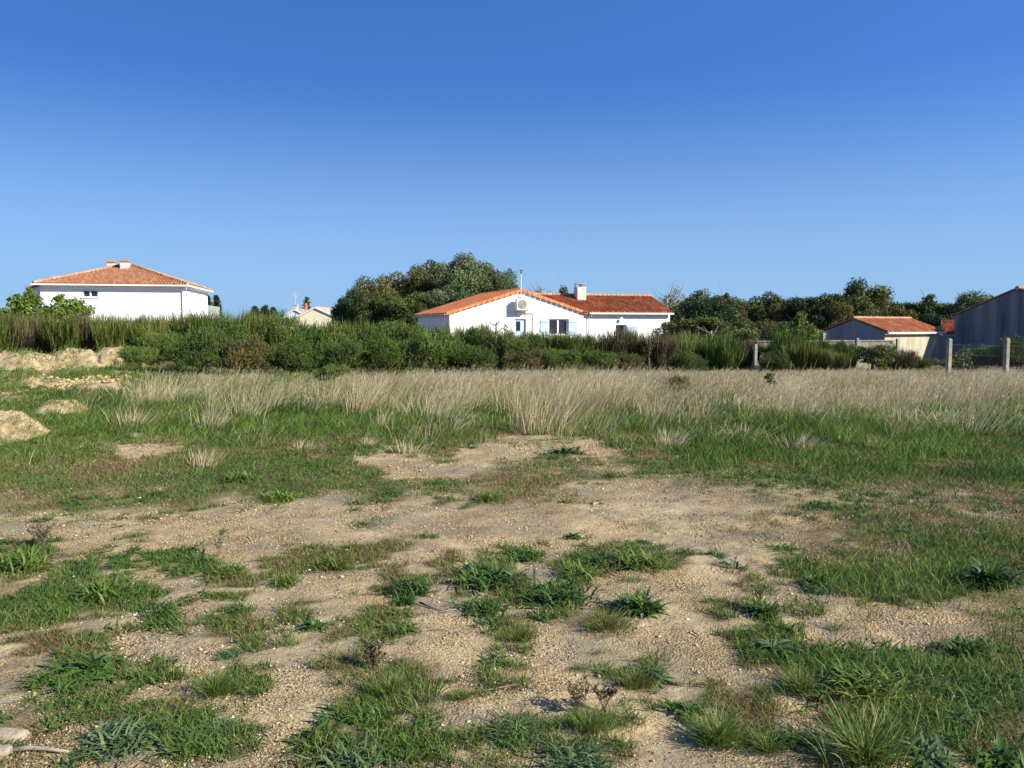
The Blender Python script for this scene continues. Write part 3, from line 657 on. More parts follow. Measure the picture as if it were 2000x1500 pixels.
def stick(pts, r, lb, name='stick', mat='wood'):
    b = MB(); P = []
    for i, (px, py, z) in enumerate(pts):
        x, y = ground_at(px, py); P.append(Vector((x, y, float(terrain(x, y))+z+r*.6)))
    o0 = P[0].copy(); b.tube([p-o0 for p in P], [r*(1-.55*i/(len(P)-1)) for i in range(len(P))], 7)
    o = b.build(name, M[mat], smooth=True); o.location = o0; tag(o, lb, 'stick')
stick([(22,1474,.004),(60,1471,.008),(95,1472,.006),(135,1474,.004)], .011, 'weathered grey stick lying near the flat stone slab', mat='wood')
stick([(820,1187,.012),(842,1194,.006),(870,1200,.002)], .007, 'short dark stick lying below the dark weed clump', mat='twig')
stick([(860,1202,.004),(885,1196,.004),(915,1193,.003)], .004, 'thin pale twig beside the short dark stick')
stick([(920,1364,.003),(965,1355,.004),(1012,1345,.003)], .005, 'long thin twig right of the tiny lone tuft', mat='twig')
stick([(975,1424,.006),(985,1416,.006),(992,1404,.003)], .006, 'short twig on sand above the long turf patch', mat='twig')
stick([(835,1237,.003),(865,1233,.004),(888,1236,.002)], .0035, 'pale twig lying on the sand in the centre')
stick([(1352,1475-240,.004),(1362,1241,.004),(1372,1247,.003)], .004, 'dark twig on the gravel at right', mat='twig')

def wiry_plant(px, py, h, n, seed, lb, leaf=False, mat='twig'):
    x, y = ground_at(px, py); root = empty('wild_plant', (x, y, float(terrain(x, y))), 0, lb, 'plant'); r_ = np.random.default_rng(seed); b = MB(); tips = []
    for i in range(n):
        a = r_.random()*6.283; l = h*r_.uniform(.2, .55); hh = h*r_.uniform(.6, 1.1); P = [Vector((r_.normal(0, .01), r_.normal(0, .01), -.01))]
        for k in (1, 2, 3): P.append(Vector((math.cos(a)*l*(k/3)**1.3, math.sin(a)*l*(k/3)**1.3, hh*k/3)))
        b.tube(P, [.0022, .0018, .0013, .0008], 4)
        for k in range(6):
            f = r_.uniform(.4, 1); p = P[0].lerp(P[3], f); p.x = math.cos(a)*l*f**1.3; p.y = math.sin(a)*l*f**1.3; p.z = hh*f
            q = p + Vector((r_.normal(0, .03), r_.normal(0, .03), r_.uniform(.01, .05)))*(h/.25); b.tube([p, q], [.001, .0007], 3); tips += [q, p.lerp(q, .5)]
    b.build('stems', M[mat], root)
    m = len(tips)*3; bs = np.array([tuple(t) for t in tips for _ in range(3)]); aa = r_.random(m)*6.283; ll = .015
    V, T, A = blades(bs, r_.uniform(.008, .02, m), np.full(m, .007), np.stack([np.cos(aa)*ll, np.sin(aa)*ll], 1), r_.random(m)*6.283, 1.2, r_.random(m), 2)
    link('leaves', tri_mesh('leaves', V, T, {'tint': A}, M['weed'] if leaf else M['broomdead']), root)
wiry_plant(82, 1068, .20, 12, 1, 'wiry purple brown thistle standing behind the bright left edge weed')
wiry_plant(428, 1085, .17, 4, 2, 'thin wispy green plant on bare sand at left', True)
wiry_plant(1130, 1395, .11, 9, 3, 'low brown wiry stems above the long turf patch')
wiry_plant(1180, 1392, .10, 8, 4, 'low reddish wiry stems beside the brown ones')
wiry_plant(1475, 1185, .16, 5, 5, 'thin upright green stems behind the small upright dark weed', True)
wiry_plant(730, 1310, .10, 12, 6, 'low dead brown plant on the sand, lower centre')
wiry_plant(400, 905, .26, 8, 7, 'dry brown weed in the middle green band', mat='twig')
wiry_plant(1060, 895, .3, 3, 8, 'yellowish weed stems before the yellow sand patch', True)

# ------------------------------------------------------------------ shrubs
def gorse_mesh(seed, mat, w_=1.0, h=1.0, sprigs=2700):
    r_ = np.random.default_rng(seed); lob = []
    for i in range(26):
        a = r_.random()*6.283; rr = r_.random()**.6*.62; z = r_.uniform(.12, .80)*(1-.25*rr)
        lob.append((math.cos(a)*rr*w_, math.sin(a)*rr*w_, z*h, r_.uniform(.2, .36)))
    lob = np.array(lob); n = sprigs; L = lob[r_.integers(0, len(lob), n)]
    d = r_.normal(size=(n, 3)); d[:, 2] = np.abs(d[:, 2])*.9+.05*d[:, 2]-.15; d /= np.linalg.norm(d, axis=1)[:, None]
    c = L[:, :3] + d*L[:, 3:4]*(.55+.5*r_.random((n, 1))); c[:, 2] = np.maximum(c[:, 2], .01)
    ax = d*.8 + np.array([0, 0, .75]) + r_.normal(0, .25, (n, 3)); ax /= np.linalg.norm(ax, axis=1)[:, None]
    ln = r_.uniform(.07, .17, n)*1.0; ts = np.clip(r_.normal(.45, .22, n) + .25*(vnoise(c[:,0]*4, c[:,2]*4+c[:,1]*4, seed)-.5), 0, 1)
    ns = 60; j = r_.integers(0, n, ns)      # longer shoots standing out of the bush
    d2 = d[j]*.6+np.array([0, 0, .6]); c = np.concatenate([c, L[j, :3]+d[j]*L[j, 3:4]*.95]); ax = np.concatenate([ax, d2/np.linalg.norm(d2, axis=1)[:, None]])
    ln = np.concatenate([ln, r_.uniform(.14, .30, ns)]); ts = np.concatenate([ts+.35*(r_.random(len(lob))[r_.integers(0, 2, n)*0+np.argmin(((c[:n, None, :]-lob[None, :, :3])**2).sum(2), 1)]-.5), r_.uniform(.5, .9, ns)]); n = n+ns
    k = 15; f = (np.arange(k)+.5)/k
    p = c[:, None, :] + ax[:, None, :]*ln[:, None, None]*f[None, :, None]
    o = ax[:, None, :]*.7 + r_.normal(0, .75, (n, k, 3)); o /= np.linalg.norm(o, axis=2)[..., None]; bl = r_.uniform(.02, .05, (n, k, 1))
    s = np.cross(o, r_.normal(size=(n, k, 3))); s /= np.linalg.norm(s, axis=2)[..., None]; s *= .0085
    V = np.stack([p-s, p+s, p+o*bl], 2).reshape(-1, 3); T = np.arange(len(V)).reshape(-1, 3)
    return tri_mesh('shrub_foliage', V, T, {'tint': np.repeat(np.clip(np.repeat(ts, k)+r_.normal(0, .1, n*k), 0, 1), 3)}, mat)
def broom_mesh(seed, mat, n=4200):
    r_ = np.random.default_rng(seed); nc = 34; ca = r_.random(nc)*6.283; cr = r_.random(nc)**.55*.46
    cx, cy = np.cos(ca)*cr, np.sin(ca)*cr; ch = r_.uniform(.6, 1.1, nc); i = r_.integers(0, nc, n)
    z0 = r_.random(n)**.9*.72*ch[i]; bx = cx[i]*(.35+.75*z0) + r_.normal(0, .035+.03*z0, n); by = cy[i]*(.35+.75*z0) + r_.normal(0, .035+.03*z0, n)
    H = np.minimum(r_.uniform(.18, .42, n), ch[i]-z0+.06); a = np.arctan2(by, bx)+r_.normal(0, .5, n); l = H*np.abs(r_.normal(.16, .12, n))
    ts = np.clip(r_.normal(.45, .22, n)+.3*(r_.random(nc)[i]-.5), 0, 1)
    V, T, A = blades(np.stack([bx, by, z0], 1), H, r_.uniform(.006, .011, n), np.stack([np.cos(a)*l, np.sin(a)*l], 1), r_.random(n)*6.283, 1.3, ts, 2)
    return tri_mesh('shrub_foliage', V, T, {'tint': A}, mat)
def stems_mesh(seed, mat, n=12):
    r_ = np.random.default_rng(seed); b = MB()
    for i in range(n):
        a = r_.random()*6.283; q = r_.uniform(.1, .36); b.tube([(0+math.cos(a)*.05, math.sin(a)*.05, -.05), (math.cos(a)*q*.6, math.sin(a)*q*.6, .3), (math.cos(a)*q, math.sin(a)*q, .66)], [.014, .010, .004], 5)
    o = b.build('stems', mat); me = o.data; bpy.data.objects.remove(o); return me
SHR = {'gorse': [gorse_mesh(s, M['gorse']) for s in (1, 2, 3, 4)], 'gold': [gorse_mesh(s, M['gorsegold']) for s in (5, 6)],
       'broom': [broom_mesh(s, M['broom']) for s in (7, 8, 9)], 'fresh': [broom_mesh(s, M['broomlight']) for s in (10, 11)],
       'dead': [broom_mesh(s, M['broomdead']) for s in (12, 13)]}
STM = [stems_mesh(s, M['twig']) for s in (1, 2)]
SHC = [0]
def shrub(px, top, d, wpx, kd, lb, base=None):
    i = SHC[0]; SHC[0] += 1; x = at(px, d); z0 = float(terrain(x, d)) if base is None else base; h = zat(top, d)-z0; wd = wpx/FPX*d/2
    nm = {'gorse':'gorse_bush','gold':'gorse_bush','broom':'broom_bush','fresh':'broom_bush','dead':'dead_broom'}[kd]
    root = empty(nm, (x, d, z0), (i*1.77) % 6.283, lb, 'shrub', 'shrubs in the thicket before the houses')
    k = .84 if kd in ('gorse', 'gold') else .38
    me = SHR[kd][i % len(SHR[kd])]; f = link('foliage', me, root); f.scale = (wd/k, wd/k*.95, h/(.98 if k > .6 else 1.0))
    s = link('stems', STM[i % 2], root); s.scale = (wd/k*.9, wd/k*.9, h)
SB = [ # px, top row, distance, width px, kind, label
 (-15,612,33,90,'broom','tall broom at the far left edge below the leafy tree'),
 (42,614,34,84,'dead','brownish broom behind the flat topped sand heap'),
 (88,611,34.5,84,'broom','dark broom under the leafy tree by the left house'),
 (132,612,33.5,82,'broom','broom behind the long pale sand heap'),
 (176,612,34.5,84,'dead','brown stemmed broom right of the leafy tree'),
 (218,613,33.5,80,'broom','broom rising behind the steep sand heap'),
 (256,614,35,84,'dead','brown broom in front of the left house wall, third from the corner'),
 (296,615,34,84,'broom','grey green broom under the middle of the left house wall'),
 (336,616,35,84,'dead','brown broom just left of the left house corner'),
 (372,610,34.5,84,'broom','broom in front of the left house balcony'),
 (418,601,35,96,'fresh','tall rounded green broom right of the left house'),
 (462,606,34,90,'broom','green broom right of the tall rounded one'),
 (512,610,34.5,86,'broom','broom below the low far conifers'),
 (555,618,34,80,'gorse','gorse below the antenna of the far white house'),
 (268,676,26.6,84,'gorse','low gorse closing off the end of the sand heaps'),
 (312,648,29.5,110,'gorse','gorse rising behind the low one beside the sand heaps'),
 (392,642,25.4,130,'gorse','large dark gorse standing out at the front of the thicket, left part'),
 (440,632,29.5,120,'gorse','gorse behind the large dark front one'),
 (478,660,25.6,110,'gold','browning gorse right of the large dark front one'),
 (530,634,29.0,120,'gorse','bushy gorse left of the yellow flowers'),
 (590,632,29.6,110,'gorse','gorse carrying a few yellow flowers'),
 (570,668,26.0,110,'gorse','low front gorse below the yellow flowers'),
 (640,630,30.2,110,'gorse','gorse in front of the yellow gabled house'),
 (655,668,26.2,106,'gorse','low front gorse below the pine'),
 (700,624,31,110,'broom','green broom at the foot of the dark pine'),
 (715,648,28,120,'gorse','dense gorse at the left foot of the big trees'),
 (765,628,30.6,110,'gorse','gorse below the middle of the big trees'),
 (782,662,26.0,110,'gorse','dark gorse behind the first tall dry tufts'),
 (820,634,30.2,100,'gorse','gorse left of the white house roof corner'),
 (856,648,26.2,120,'gorse','full gorse below the left corner of the white house'),
 (900,634,30.2,90,'broom','broom before the shaded side wall'),
 (935,638,29.4,80,'gorse','gorse with a tall shoot before the white gable'),
 (922,676,26.2,110,'gorse','low dark gorse at the front, below the gable left half'),
 (968,640,29.8,80,'broom','broom before the white gable, left of the door'),
 (1000,650,28.8,90,'gorse','gorse just below the white house door'),
 (1040,652,29.2,80,'gorse','gorse between the door and the main window'),
 (1030,684,27.0,90,'gold','golden brown low gorse at the front, below the door'),
 (1078,646,29.8,80,'broom','broom under the left shutter'),
 (1118,648,29.4,80,'broom','broom under the right shutter'),
 (1098,682,26.9,96,'gorse','low gorse at the front, below the main window'),
 (1158,650,29.6,80,'broom','broom below the inner corner downpipe'),
 (1170,688,27.0,90,'gorse','low green gorse at the front, below the inner corner'),
 (1202,640,29.6,76,'dead','dead brown broom before the small wing window'),
 (1244,644,29.8,80,'broom','broom before the wing shutter'),
 (1222,690,27.0,86,'gold','russet low shrub at the front, below the wing window'),
 (1284,648,29.4,80,'dead','brown broom before the end of the wing'),
 (1322,652,29.8,84,'broom','broom right of the white house wing'),
 (1340,690,27.2,90,'gorse','dark low bush with arching bramble right of the wing'),
 (1372,646,31,100,'broom','broom standing before the pale twiggy tree'),
 (1412,656,29.4,90,'fresh','fresh green broom left of the brown one'),
 (1442,660,30.4,86,'dead','brown broom left of the ruined wall end'),
 (1535,644,29.6,84,'fresh','tall fresh green broom in front of the concrete wall'),
 (1562,664,28.8,70,'broom','broom leaning right of the tall fresh green one'),
 (1515,688,28.2,66,'gorse','low bush at the left foot of the fresh green broom'),
 (1602,676,28.6,60,'broom','small broom before the pointed wall pier'),
 (1625,668,30.4,56,'gorse','leafy low bush hiding the middle of the block wall'),
 (1655,664,30.6,50,'fresh','fresh broom tuft standing close before the block wall'),
 (1590,660,30.8,56,'broom','broom tuft hiding the left end of the block wall'),
 (1500,672,30.6,50,'broom','low broom tuft before the ruined wall end'),
 (1728,672,30.2,56,'broom','broom right behind the shiny bramble'),
 (1762,682,28.2,60,'dead','brown broom before the cream garage wall'),
 (1796,694,28.2,60,'broom','low broom right of the brown one before the garage'),
 (1640,684,28.2,54,'broom','small dark broom left of the pale leaved bramble'),
 (1880,700,28.4,90,'broom','dark low bush before the big grey gable'),
 (1925,676,28.2,90,'gorse','dark bramble hump between the two front posts'),
 (1992,664,27.4,110,'gorse','dark shrub at the right edge behind the nearer post')]
for a in SB: shrub(*a)
# seedlings in front of the thicket
for px, base, top, wpx, kd, lb in [(650,752,712,70,'gorse','small gorse seedling leaning in the dry grass left of the tall tufts'),
    (640,745,720,60,'fresh','small green broom seedling beside the gorse seedling'), (1138,748,722,24,'gorse','tiny dark seedling in dry grass below the inner corner'),
    (1330,775,735,50,'gold','dull green seedling sunk in the dry grass')]:
    x, y = ground_at(px, base); shrub(px, top, y, wpx, kd, lb)
# yellow flowers on the gorse
def flowers():
    pts = []
    for px, py in ((555,640),(573,642),(540,652),(568,655)):
        n = 7; x = at(px, 28.7)+rng.normal(0, .05, n); y = 28.55+rng.normal(0, .08, n); z = zat(py, 28.7)+rng.normal(0, .05, n); pts.append((x, y, z))
    x, y, z = [np.concatenate([p[i] for p in pts]) for i in range(3)]; return [lumps(x, y, z, np.full(len(x), .013), 1)]
M['flower'] = flat_mat('gorse_flower', (.75,.55,.03), .6)
stuff('gorse_flowers', flowers(), M['flower'], 'few yellow gorse flowers in the thicket', 'flowers')

# broad leaved bush before the garage wall, sapling in the grass
def crown_mesh(seed, mat, lobes, n, leaf, aspect=.6, shell=.35, droop=0, name='crown'):
    """leaf faces spread through lobes (x,y,z,rx,ry,rz)"""
    r_ = np.random.default_rng(seed); lob = np.array(lobes, float); wt = (lob[:, 3]*lob[:, 4]*lob[:, 5])**.67; wt /= wt.sum()
    i = r_.choice(len(lob), n, p=wt); L = lob[i]; d = r_.normal(size=(n, 3)); d /= np.linalg.norm(d, axis=1)[:, None]
    rad = 1 - shell*r_.random(n)**1.2 + r_.normal(0, .11, n)
    hole = vnoise(d[:,0]*3.1+i*5.3, d[:,1]*3.1+d[:,2]*3.7+i*2.1, seed); rad = rad*(.78+.42*hole)
    c = L[:, :3] + d*L[:, 3:6]*rad[:, None]
    nrm = d*.7 + r_.normal(0, .6, (n, 3)); nrm /= np.linalg.norm(nrm, axis=1)[:, None]
    a = np.cross(nrm, r_.normal(size=(n, 3))); a /= np.linalg.norm(a, axis=1)[:, None]; b = np.cross(nrm, a)
    s = leaf*r_.uniform(.6, 1.3, (n, 1)); a = a*s; b = b*s*aspect
    V = np.stack([c-a, c+b*.9, c+a, c-b*.9], 1).reshape(-1, 3); k = np.arange(n)*4
    T = np.concatenate([np.stack([k, k+1, k+2], 1), np.stack([k, k+2, k+3], 1)])
    t = np.clip(r_.normal(.42, .2, n) + .5*(r_.random(len(lob))[i]-.5), 0, 1)
    return tri_mesh(name, V, T, {'tint': np.repeat(t, 4)}, mat)
def lobes_round(seed, n, R_=1, zc=1.0, zr=.8, lr=(.28, .5)):
    r_ = np.random.default_rng(seed); out = [(0, 0, zc, R_*.62, R_*.62, zr*.62)]
    for i in range(n):
        a = r_.random()*6.283; e = math.asin(np.clip(r_.uniform(-.75, 1), -1, 1)); q = r_.uniform(.5, .93)
        s = r_.uniform(*lr)
        out.append((math.cos(a)*math.cos(e)*q*R_, math.sin(a)*math.cos(e)*q*R_, zc+math.sin(e)*q*zr, s*R_, s*R_, s*zr*.9))
    return out
def trunk_mesh(seed, h, r, mat, reach=.5, n=9):
    r_ = np.random.default_rng(seed); b = MB(); bend = r_.normal(0, .04, 2)*h
    top = Vector((bend[0], bend[1], h)); b.tube([(0,0,-.1), (bend[0]*.3, bend[1]*.3, h*.4), top*1.0], [r*1.25, r*.85, r*.35], 9)
    for i in range(n):
        f = r_.uniform(.35, .95); a = r_.random()*6.283; p = Vector((bend[0]*f, bend[1]*f, h*f)); q = reach*h*r_.uniform(.4, .9)
        m = p+Vector((math.cos(a)*q*.5, math.sin(a)*q*.5, q*.25)); e = p+Vector((math.cos(a)*q, math.sin(a)*q, q*.75)); b.tube([p, m, e], [r*.30, r*.16, r*.05], 6)
    o = b.build('trunk', mat, smooth=True); me = o.data; bpy.data.objects.remove(o); return me
# archetypes, crown about 1 m radius around z 1.2, total height 2
def arch(kind, seed):
    if kind == 'oak': return crown_mesh(seed, M['oak'], lobes_round(seed, 60, 1, 1.04, .96, (.12, .34)), 25000, .035), trunk_mesh(seed, 1.5, .07, M['bark'])
    if kind == 'gold': return crown_mesh(seed, M['oakgold'], lobes_round(seed, 60, 1, 1.04, .96, (.11, .32)), 22000, .032), trunk_mesh(seed, 1.5, .06, M['bark_pale'])
    if kind == 'grey': return crown_mesh(seed, M['greytree'], lobes_round(seed, 60, 1, 1.04, .96, (.12, .32)), 25000, .035, .5), trunk_mesh(seed, 1.5, .06, M['bark_pale'])
    if kind == 'dark': return crown_mesh(seed, M['pine'], lobes_round(seed, 46, 1, 1.02, .96, (.15, .36)), 24000, .034, .5), trunk_mesh(seed, 1.5, .07, M['bark'])
    if kind == 'sparse': return crown_mesh(seed, M['oakgold'], lobes_round(seed, 30, 1, 1.05, .95, (.14, .3)), 3600, .026, .5, .8), trunk_mesh(seed, 1.85, .05, M['bark_pale'], .45, 26)
    if kind == 'pointed':
        r_ = np.random.default_rng(seed); L = []
        for k in range(26):
            z = r_.uniform(.25, 1.85); w_ = .75*(1-(z/2.0)**1.6)+.1; a = r_.random()*6.283; q = w_*r_.uniform(.2, .75); s = w_*.35+.08; L.append((math.cos(a)*q, math.sin(a)*q, z, s, s, s*.8))
        return crown_mesh(seed, M['oak'], L, 18000, .034), trunk_mesh(seed, 1.8, .06, M['bark'])
ARC = {k: [arch(k, s) for s in ss] for k, ss in {'oak':(21,22,23,24), 'gold':(25,26), 'grey':(27,28), 'dark':(29,30), 'sparse':(31,32), 'pointed':(33,34)}.items()}
TC = [0]
def tree(px, top, d, wpx, kd, lb, name='broadleaf_tree', group='trees behind the houses'):
    i = TC[0]; TC[0] += 1; x = at(px, d); z0 = float(terrain(x, d)); h = zat(top, d)-z0; r_ = wpx/FPX*d/2
    root = empty(name, (x, d, z0), (i*2.1) % 6.283, lb, 'tree', group)
    cr, tk = ARC[kd][i % len(ARC[kd])]
    if px > 1290: r_ *= 1.22
    c = link('crown', cr, root); c.scale = (r_/.95, r_/.95, h/2.10); t = link('trunk', tk, root); t.scale = (r_, r_, h/2.0)
TB = [
 (700,556,78,90,'dark','dark rounded pine at the left end of the big trees'),
 (672,572,80,48,'dark','small dark pine lobe leaning out at the far left of the big trees'),
 (738,528,84,120,'gold','brownish oak stepping up right of the dark pine'),
 (748,566,76,110,'oak','dark leafy tree low in front of the brownish oak'),
 (800,512,86,120,'gold','tall brown green oak left of the middle of the big trees'),
 (845,504,88,110,'gold','tall brown topped oak next to the highest grey crown'),
 (806,568,74,110,'oak','dark evergreen under the tall oaks, left of the roof'),
 (905,500,82,130,'grey','highest grey green crown directly behind the white house'),
 (955,506,84,110,'grey','grey green crown right of the highest one'),
 (985,540,82,80,'grey','lower grey green crown beside the roof peak'),
 (880,552,74,120,'grey','pale leafed tree low behind the left roof slope'),
 (1004,545,88,50,'pointed','narrow treetop just left of the pole on the roof peak'),
 (1058,552,96,90,'sparse','thin twiggy treetop between the roof peak and the chimney'),
 (1098,560,96,60,'oak','small treetop left of the chimney'),
 (1300,566,84,110,'sparse','twiggy autumn tree behind the right end of the wing'),
 (1318,556,90,60,'sparse','bare branched treetop highest behind the wing end'),
 (1370,572,80,130,'dark','deep shaded evergreen right of the wing'),
 (1362,566,88,90,'oak','leafy treetop above the deep shaded evergreen'),
 (1425,572,86,80,'gold','pinkish brown treetop right of the shaded evergreen'),
 (1418,564,92,50,'pointed','small pointed treetop right of the shaded evergreen'),
 (1470,584,90,90,'oak','lowest treetop in the gap of the right tree line'),
 (1512,571,84,90,'oak','round treetop right of the gap'),
 (1536,578,82,80,'gold','olive brown crown beside the round treetop'),
 (1580,569,80,100,'dark','dark broad crown behind the yellowing bush'),
 (1610,575,84,90,'oak','green crown right of the dark broad one'),
 (1662,546,80,100,'oak','highest tree of the right tree line'),
 (1706,556,82,100,'oak','rounded tree right of the highest one'),
 (1640,580,78,70,'gold','lower olive tree left of the small grey gable'),
 (1725,590,76,90,'gold','low yellowish tree behind the garage roof'),
 (1768,582,80,70,'dark','dark reddish crown between the two tall ones'),
 (1812,566,78,90,'pointed','peaked tree above the right part of the garage roof'),
 (1850,586,78,80,'oak','lower tree behind the left end of the big grey gable'),
 (1832,604,70,90,'dark','dark mass of a tree between garage and big gable'),
 (1895,572,76,90,'grey','pale leafed tree behind the big gable slope'),
 (1935,570,76,60,'grey','pale treetop peeping over the big gable roof'),
 (1350,612,56,120,'oak','leafy green bush tree just right of the wing wall'),
 (1420,612,54,110,'oak','bushy green tree before the right tree line'),
 (1340,584,98,130,'gold','distant olive crown just right of the wing roof end'),
 (1395,576,99,130,'oak','distant full crown over the shaded evergreen'),
 (1445,580,97,120,'oak','distant crown joining the treeline left of the low gap'),
 (1605,574,97,120,'oak','distant crown left of the highest right hand tree'),
 (1685,572,98,120,'gold','distant brown crown between the two highest right hand trees'),
 (1790,586,98,110,'oak','distant crown right of the garage ridge end'),
 (1845,590,97,110,'gold','distant brownish crown left of the barn eave'),
 (1870,584,98,100,'oak','distant crown just above the barn eave'),
 (1492,580,95,110,'oak','distant crown filling the gap behind the lowest treetop'),
 (1560,582,95,110,'gold','distant brown crown behind the round treetop'),
 (1750,588,96,110,'oak','distant crown filling the gap over the garage ridge'),
 (1475,616,56,110,'gold','dull olive bush tree left of the yellowing bush'),
 (1395,640,44,120,'sparse','tangle of pale twigs behind the right hand broom'),
 (1455,640,43,90,'oak','low leafy shrub tree behind the ruined wall'),
 (1520,626,52,90,'gold','olive bush tree behind the fresh green broom')]
for a in TB: tree(*a)
tree(-14, 590, 95, 50, 'dark', 'dark tree at the far left edge beyond the leafy tree')
# yellowing bush and leafy tree with visible leaves
def leafy(px, top, d, wpx, mat, seed, lb, n, leaf, name, group=None, zc=1.05):
    x = at(px, d); z0 = float(terrain(x, d)); h = zat(top, d)-z0; r_ = wpx/FPX*d/2
    root = empty(name, (x, d, z0), 0, lb, 'tree' if 'tree' in name else 'shrub', group)
    L = [(a*r_, b*r_, c*h/2, e*r_, f*r_, g*h/2) for a, b, c, e, f, g in lobes_round(seed, 24, 1, zc, .92, (.16, .34))]
    link('crown', crown_mesh(seed, mat, L, n, leaf, .75, .5), root); t = link('trunk', trunk_mesh(seed, h*.8, .05, M['bark'], .4, 16), root)
leafy(1562, 608, 50, 92, M['figyellow'], 51, 'yellowing large leaved bush left of the small grey gable', 5200, .085, 'broadleaf_tree')
leafy(52, 560, 50, 92, M['fig'], 52, 'bright green leafy tree left part, before the left house corner', 4200, .095, 'leafy_tree')
leafy(126, 572, 50, 110, M['fig'], 53, 'lower bright green leafy tree before the left house window wall', 3600, .095, 'leafy_tree')
leafy(1705, 668, 28.0, 92, M['oak'], 54, 'shiny dark leaved bramble before the garage wall', 4200, .032, 'bramble_bush')
leafy(1742, 662, 28.4, 26, M['figyellow'], 55, 'thin upright leafy shoot at the right side of the bramble', 420, .028, 'leafy_shoot')
leafy(1882, 668, 27.6, 40, M['figyellow'], 56, 'pale yellow green twiggy shrub before the big grey gable', 300, .035, 'leafy_shrub')
leafy(968, 606, 28.6, 26, M['figyellow'], 57, 'thin twiggy shoot rising before the white gable, left of the door', 150, .035, 'leafy_shoot')
leafy(988, 610, 28.9, 20, M['figyellow'], 58, 'shorter twiggy shoot just left of the white house door', 110, .035, 'leafy_shoot')
leafy(1268, 640, 28.9, 30, M['oak'], 59, 'leafy shoot rising before the right part of the wing', 200, .03, 'leafy_shoot')
def ground_leafy(px, base, top, wpx, seed, lb):
    x, d = ground_at(px, base); h = zat(top, d)-float(terrain(x, d)); r_ = wpx/FPX*d/2; root = empty('sapling', (x, d, float(terrain(x, d))), 0, lb, 'sapling')
    L = [(a*r_, b*r_, h*.78+(c-1.05)*h*.22, e*r_, f*r_, g*h*.2) for a, b, c, e, f, g in lobes_round(seed, 12, 1, 1.05, .9, (.2, .4))]
    link('crown', crown_mesh(seed, M['oak'], L, 260, .022, .7, .6), root); link('trunk', trunk_mesh(seed, h*.9, .008, M['bark'], .2, 5), root)
ground_leafy(1503, 790, 728, 30, 61, 'small dark oak sapling standing in the dry grass at right')

# far conifers
def conifer(px, top, d, wpx, lb, seed, palm=False):
    x = at(px, d); h = zat(top, d); r_ = wpx/FPX*d/2; root = empty('conifer_tree', (x, d, 0), 0, lb, 'tree', 'far conifers'); rr = np.random.default_rng(seed)
    b = MB(); b.tube([(0,0,-.1), (0,0,h)], [.22, .04], 7); b.build('trunk', M['bark'], root); V = []; T = []; A = []; P = []
    lv = 22
    for k in range(lv):
        z = h*(.25+.74*k/lv); w_ = r_*(1-(k/lv))**.8+.15; 
        for j in range(6):
            a = rr.random()*6.283; m = 34; f = rr.random(m); L_ = w_*rr.uniform(.7, 1.15)
            c = np.stack([math.cos(a)*L_*f, math.sin(a)*L_*f, z + (L_*.35*f if palm else L_*.18*f) + rr.normal(0, .06, m)], 1) + rr.normal(0, .07, (m, 3)); P.append(c)
    c = np.concatenate(P); n = len(c); o = rr.normal(0, 1, (n, 3)); o[:, 2] += .4; o /= np.linalg.norm(o, axis=1)[:, None]; s = np.cross(o, rr.normal(size=(n, 3))); s /= np.linalg.norm(s, axis=1)[:, None]
    V = np.stack([c-s*.05, c+s*.05, c+o*.28], 1).reshape(-1, 3)
    link('crown', tri_mesh('crown', V, np.arange(len(V)).reshape(-1, 3), {'tint': np.repeat(rr.random(n), 3)}, M['pine'] if not palm else M['oak']), root)
conifer(409, 578, 110, 26, 'dark conifer touching the balcony corner of the left house', 1)
conifer(426, 577, 112, 26, 'slender conifer second from the left house', 2)
conifer(500, 600, 100, 40, 'low dark conifer left of the far rooftops, first of three', 3)
conifer(520, 598, 104, 40, 'middle of the three low dark conifers left of the far rooftops', 4)
conifer(536, 602, 98, 26, 'small conifer nearest to the far rooftops', 5)
conifer(602, 580, 165, 42, 'spreading conifer behind the orange chimney pot', 6, True)

# ------------------------------------------------------------------ buildings
def arr_roof(b_t, e0, e1, up, tfun, r=.11, course=.36):
    """half round clay tiles: columns up the slope from eave e0->e1; up = unit upslope vector; tfun(s)=(t0,t1)"""
    e0, e1, up = Vector(e0), Vector(e1), Vector(up).normalized(); L = (e1-e0).length; sx = (e1-e0)/L; nrm = sx.cross(up).normalized()
    if nrm.z < 0: nrm = -nrm
    n = max(1, int(L/(2.1*r))); stp = L/n
    for i in range(n):
        s = (i+.5)*stp; t0, t1 = tfun(s); t = t0; j = 0
        while t < t1-.04:
            tt = min(t+course, t1); ti = random.random(); pts = []
            for (q, lift) in ((t, .022), (tt, .0)):
                for k in range(5):
                    a = math.pi*k/4; pts.append(e0 + sx*(s - math.cos(a)*r*.80) + up*q + nrm*(math.sin(a)*r*1.15+lift))
            n0 = len(b_t.v); b_t.v += [tuple(p) for p in pts]; b_t.t += [ti]*10
            for k in range(4): b_t.f.append((n0+k, n0+k+1, n0+5+k+1, n0+5+k))
            b_t.f.append((n0, n0+1, n0+2, n0+3, n0+4))
            t = tt; j += 1
def caps(b, p0, p1, r=.13, step=.38):
    p0, p1 = Vector(p0), Vector(p1); L = (p1-p0).length; n = max(1, int(L/step)); d = (p1-p0)/n
    for i in range(n):
        a = p0+d*i; c = p0+d*(i+1.08); b.tube([a, c], [r*1.12, r*.95], 8, random.random())
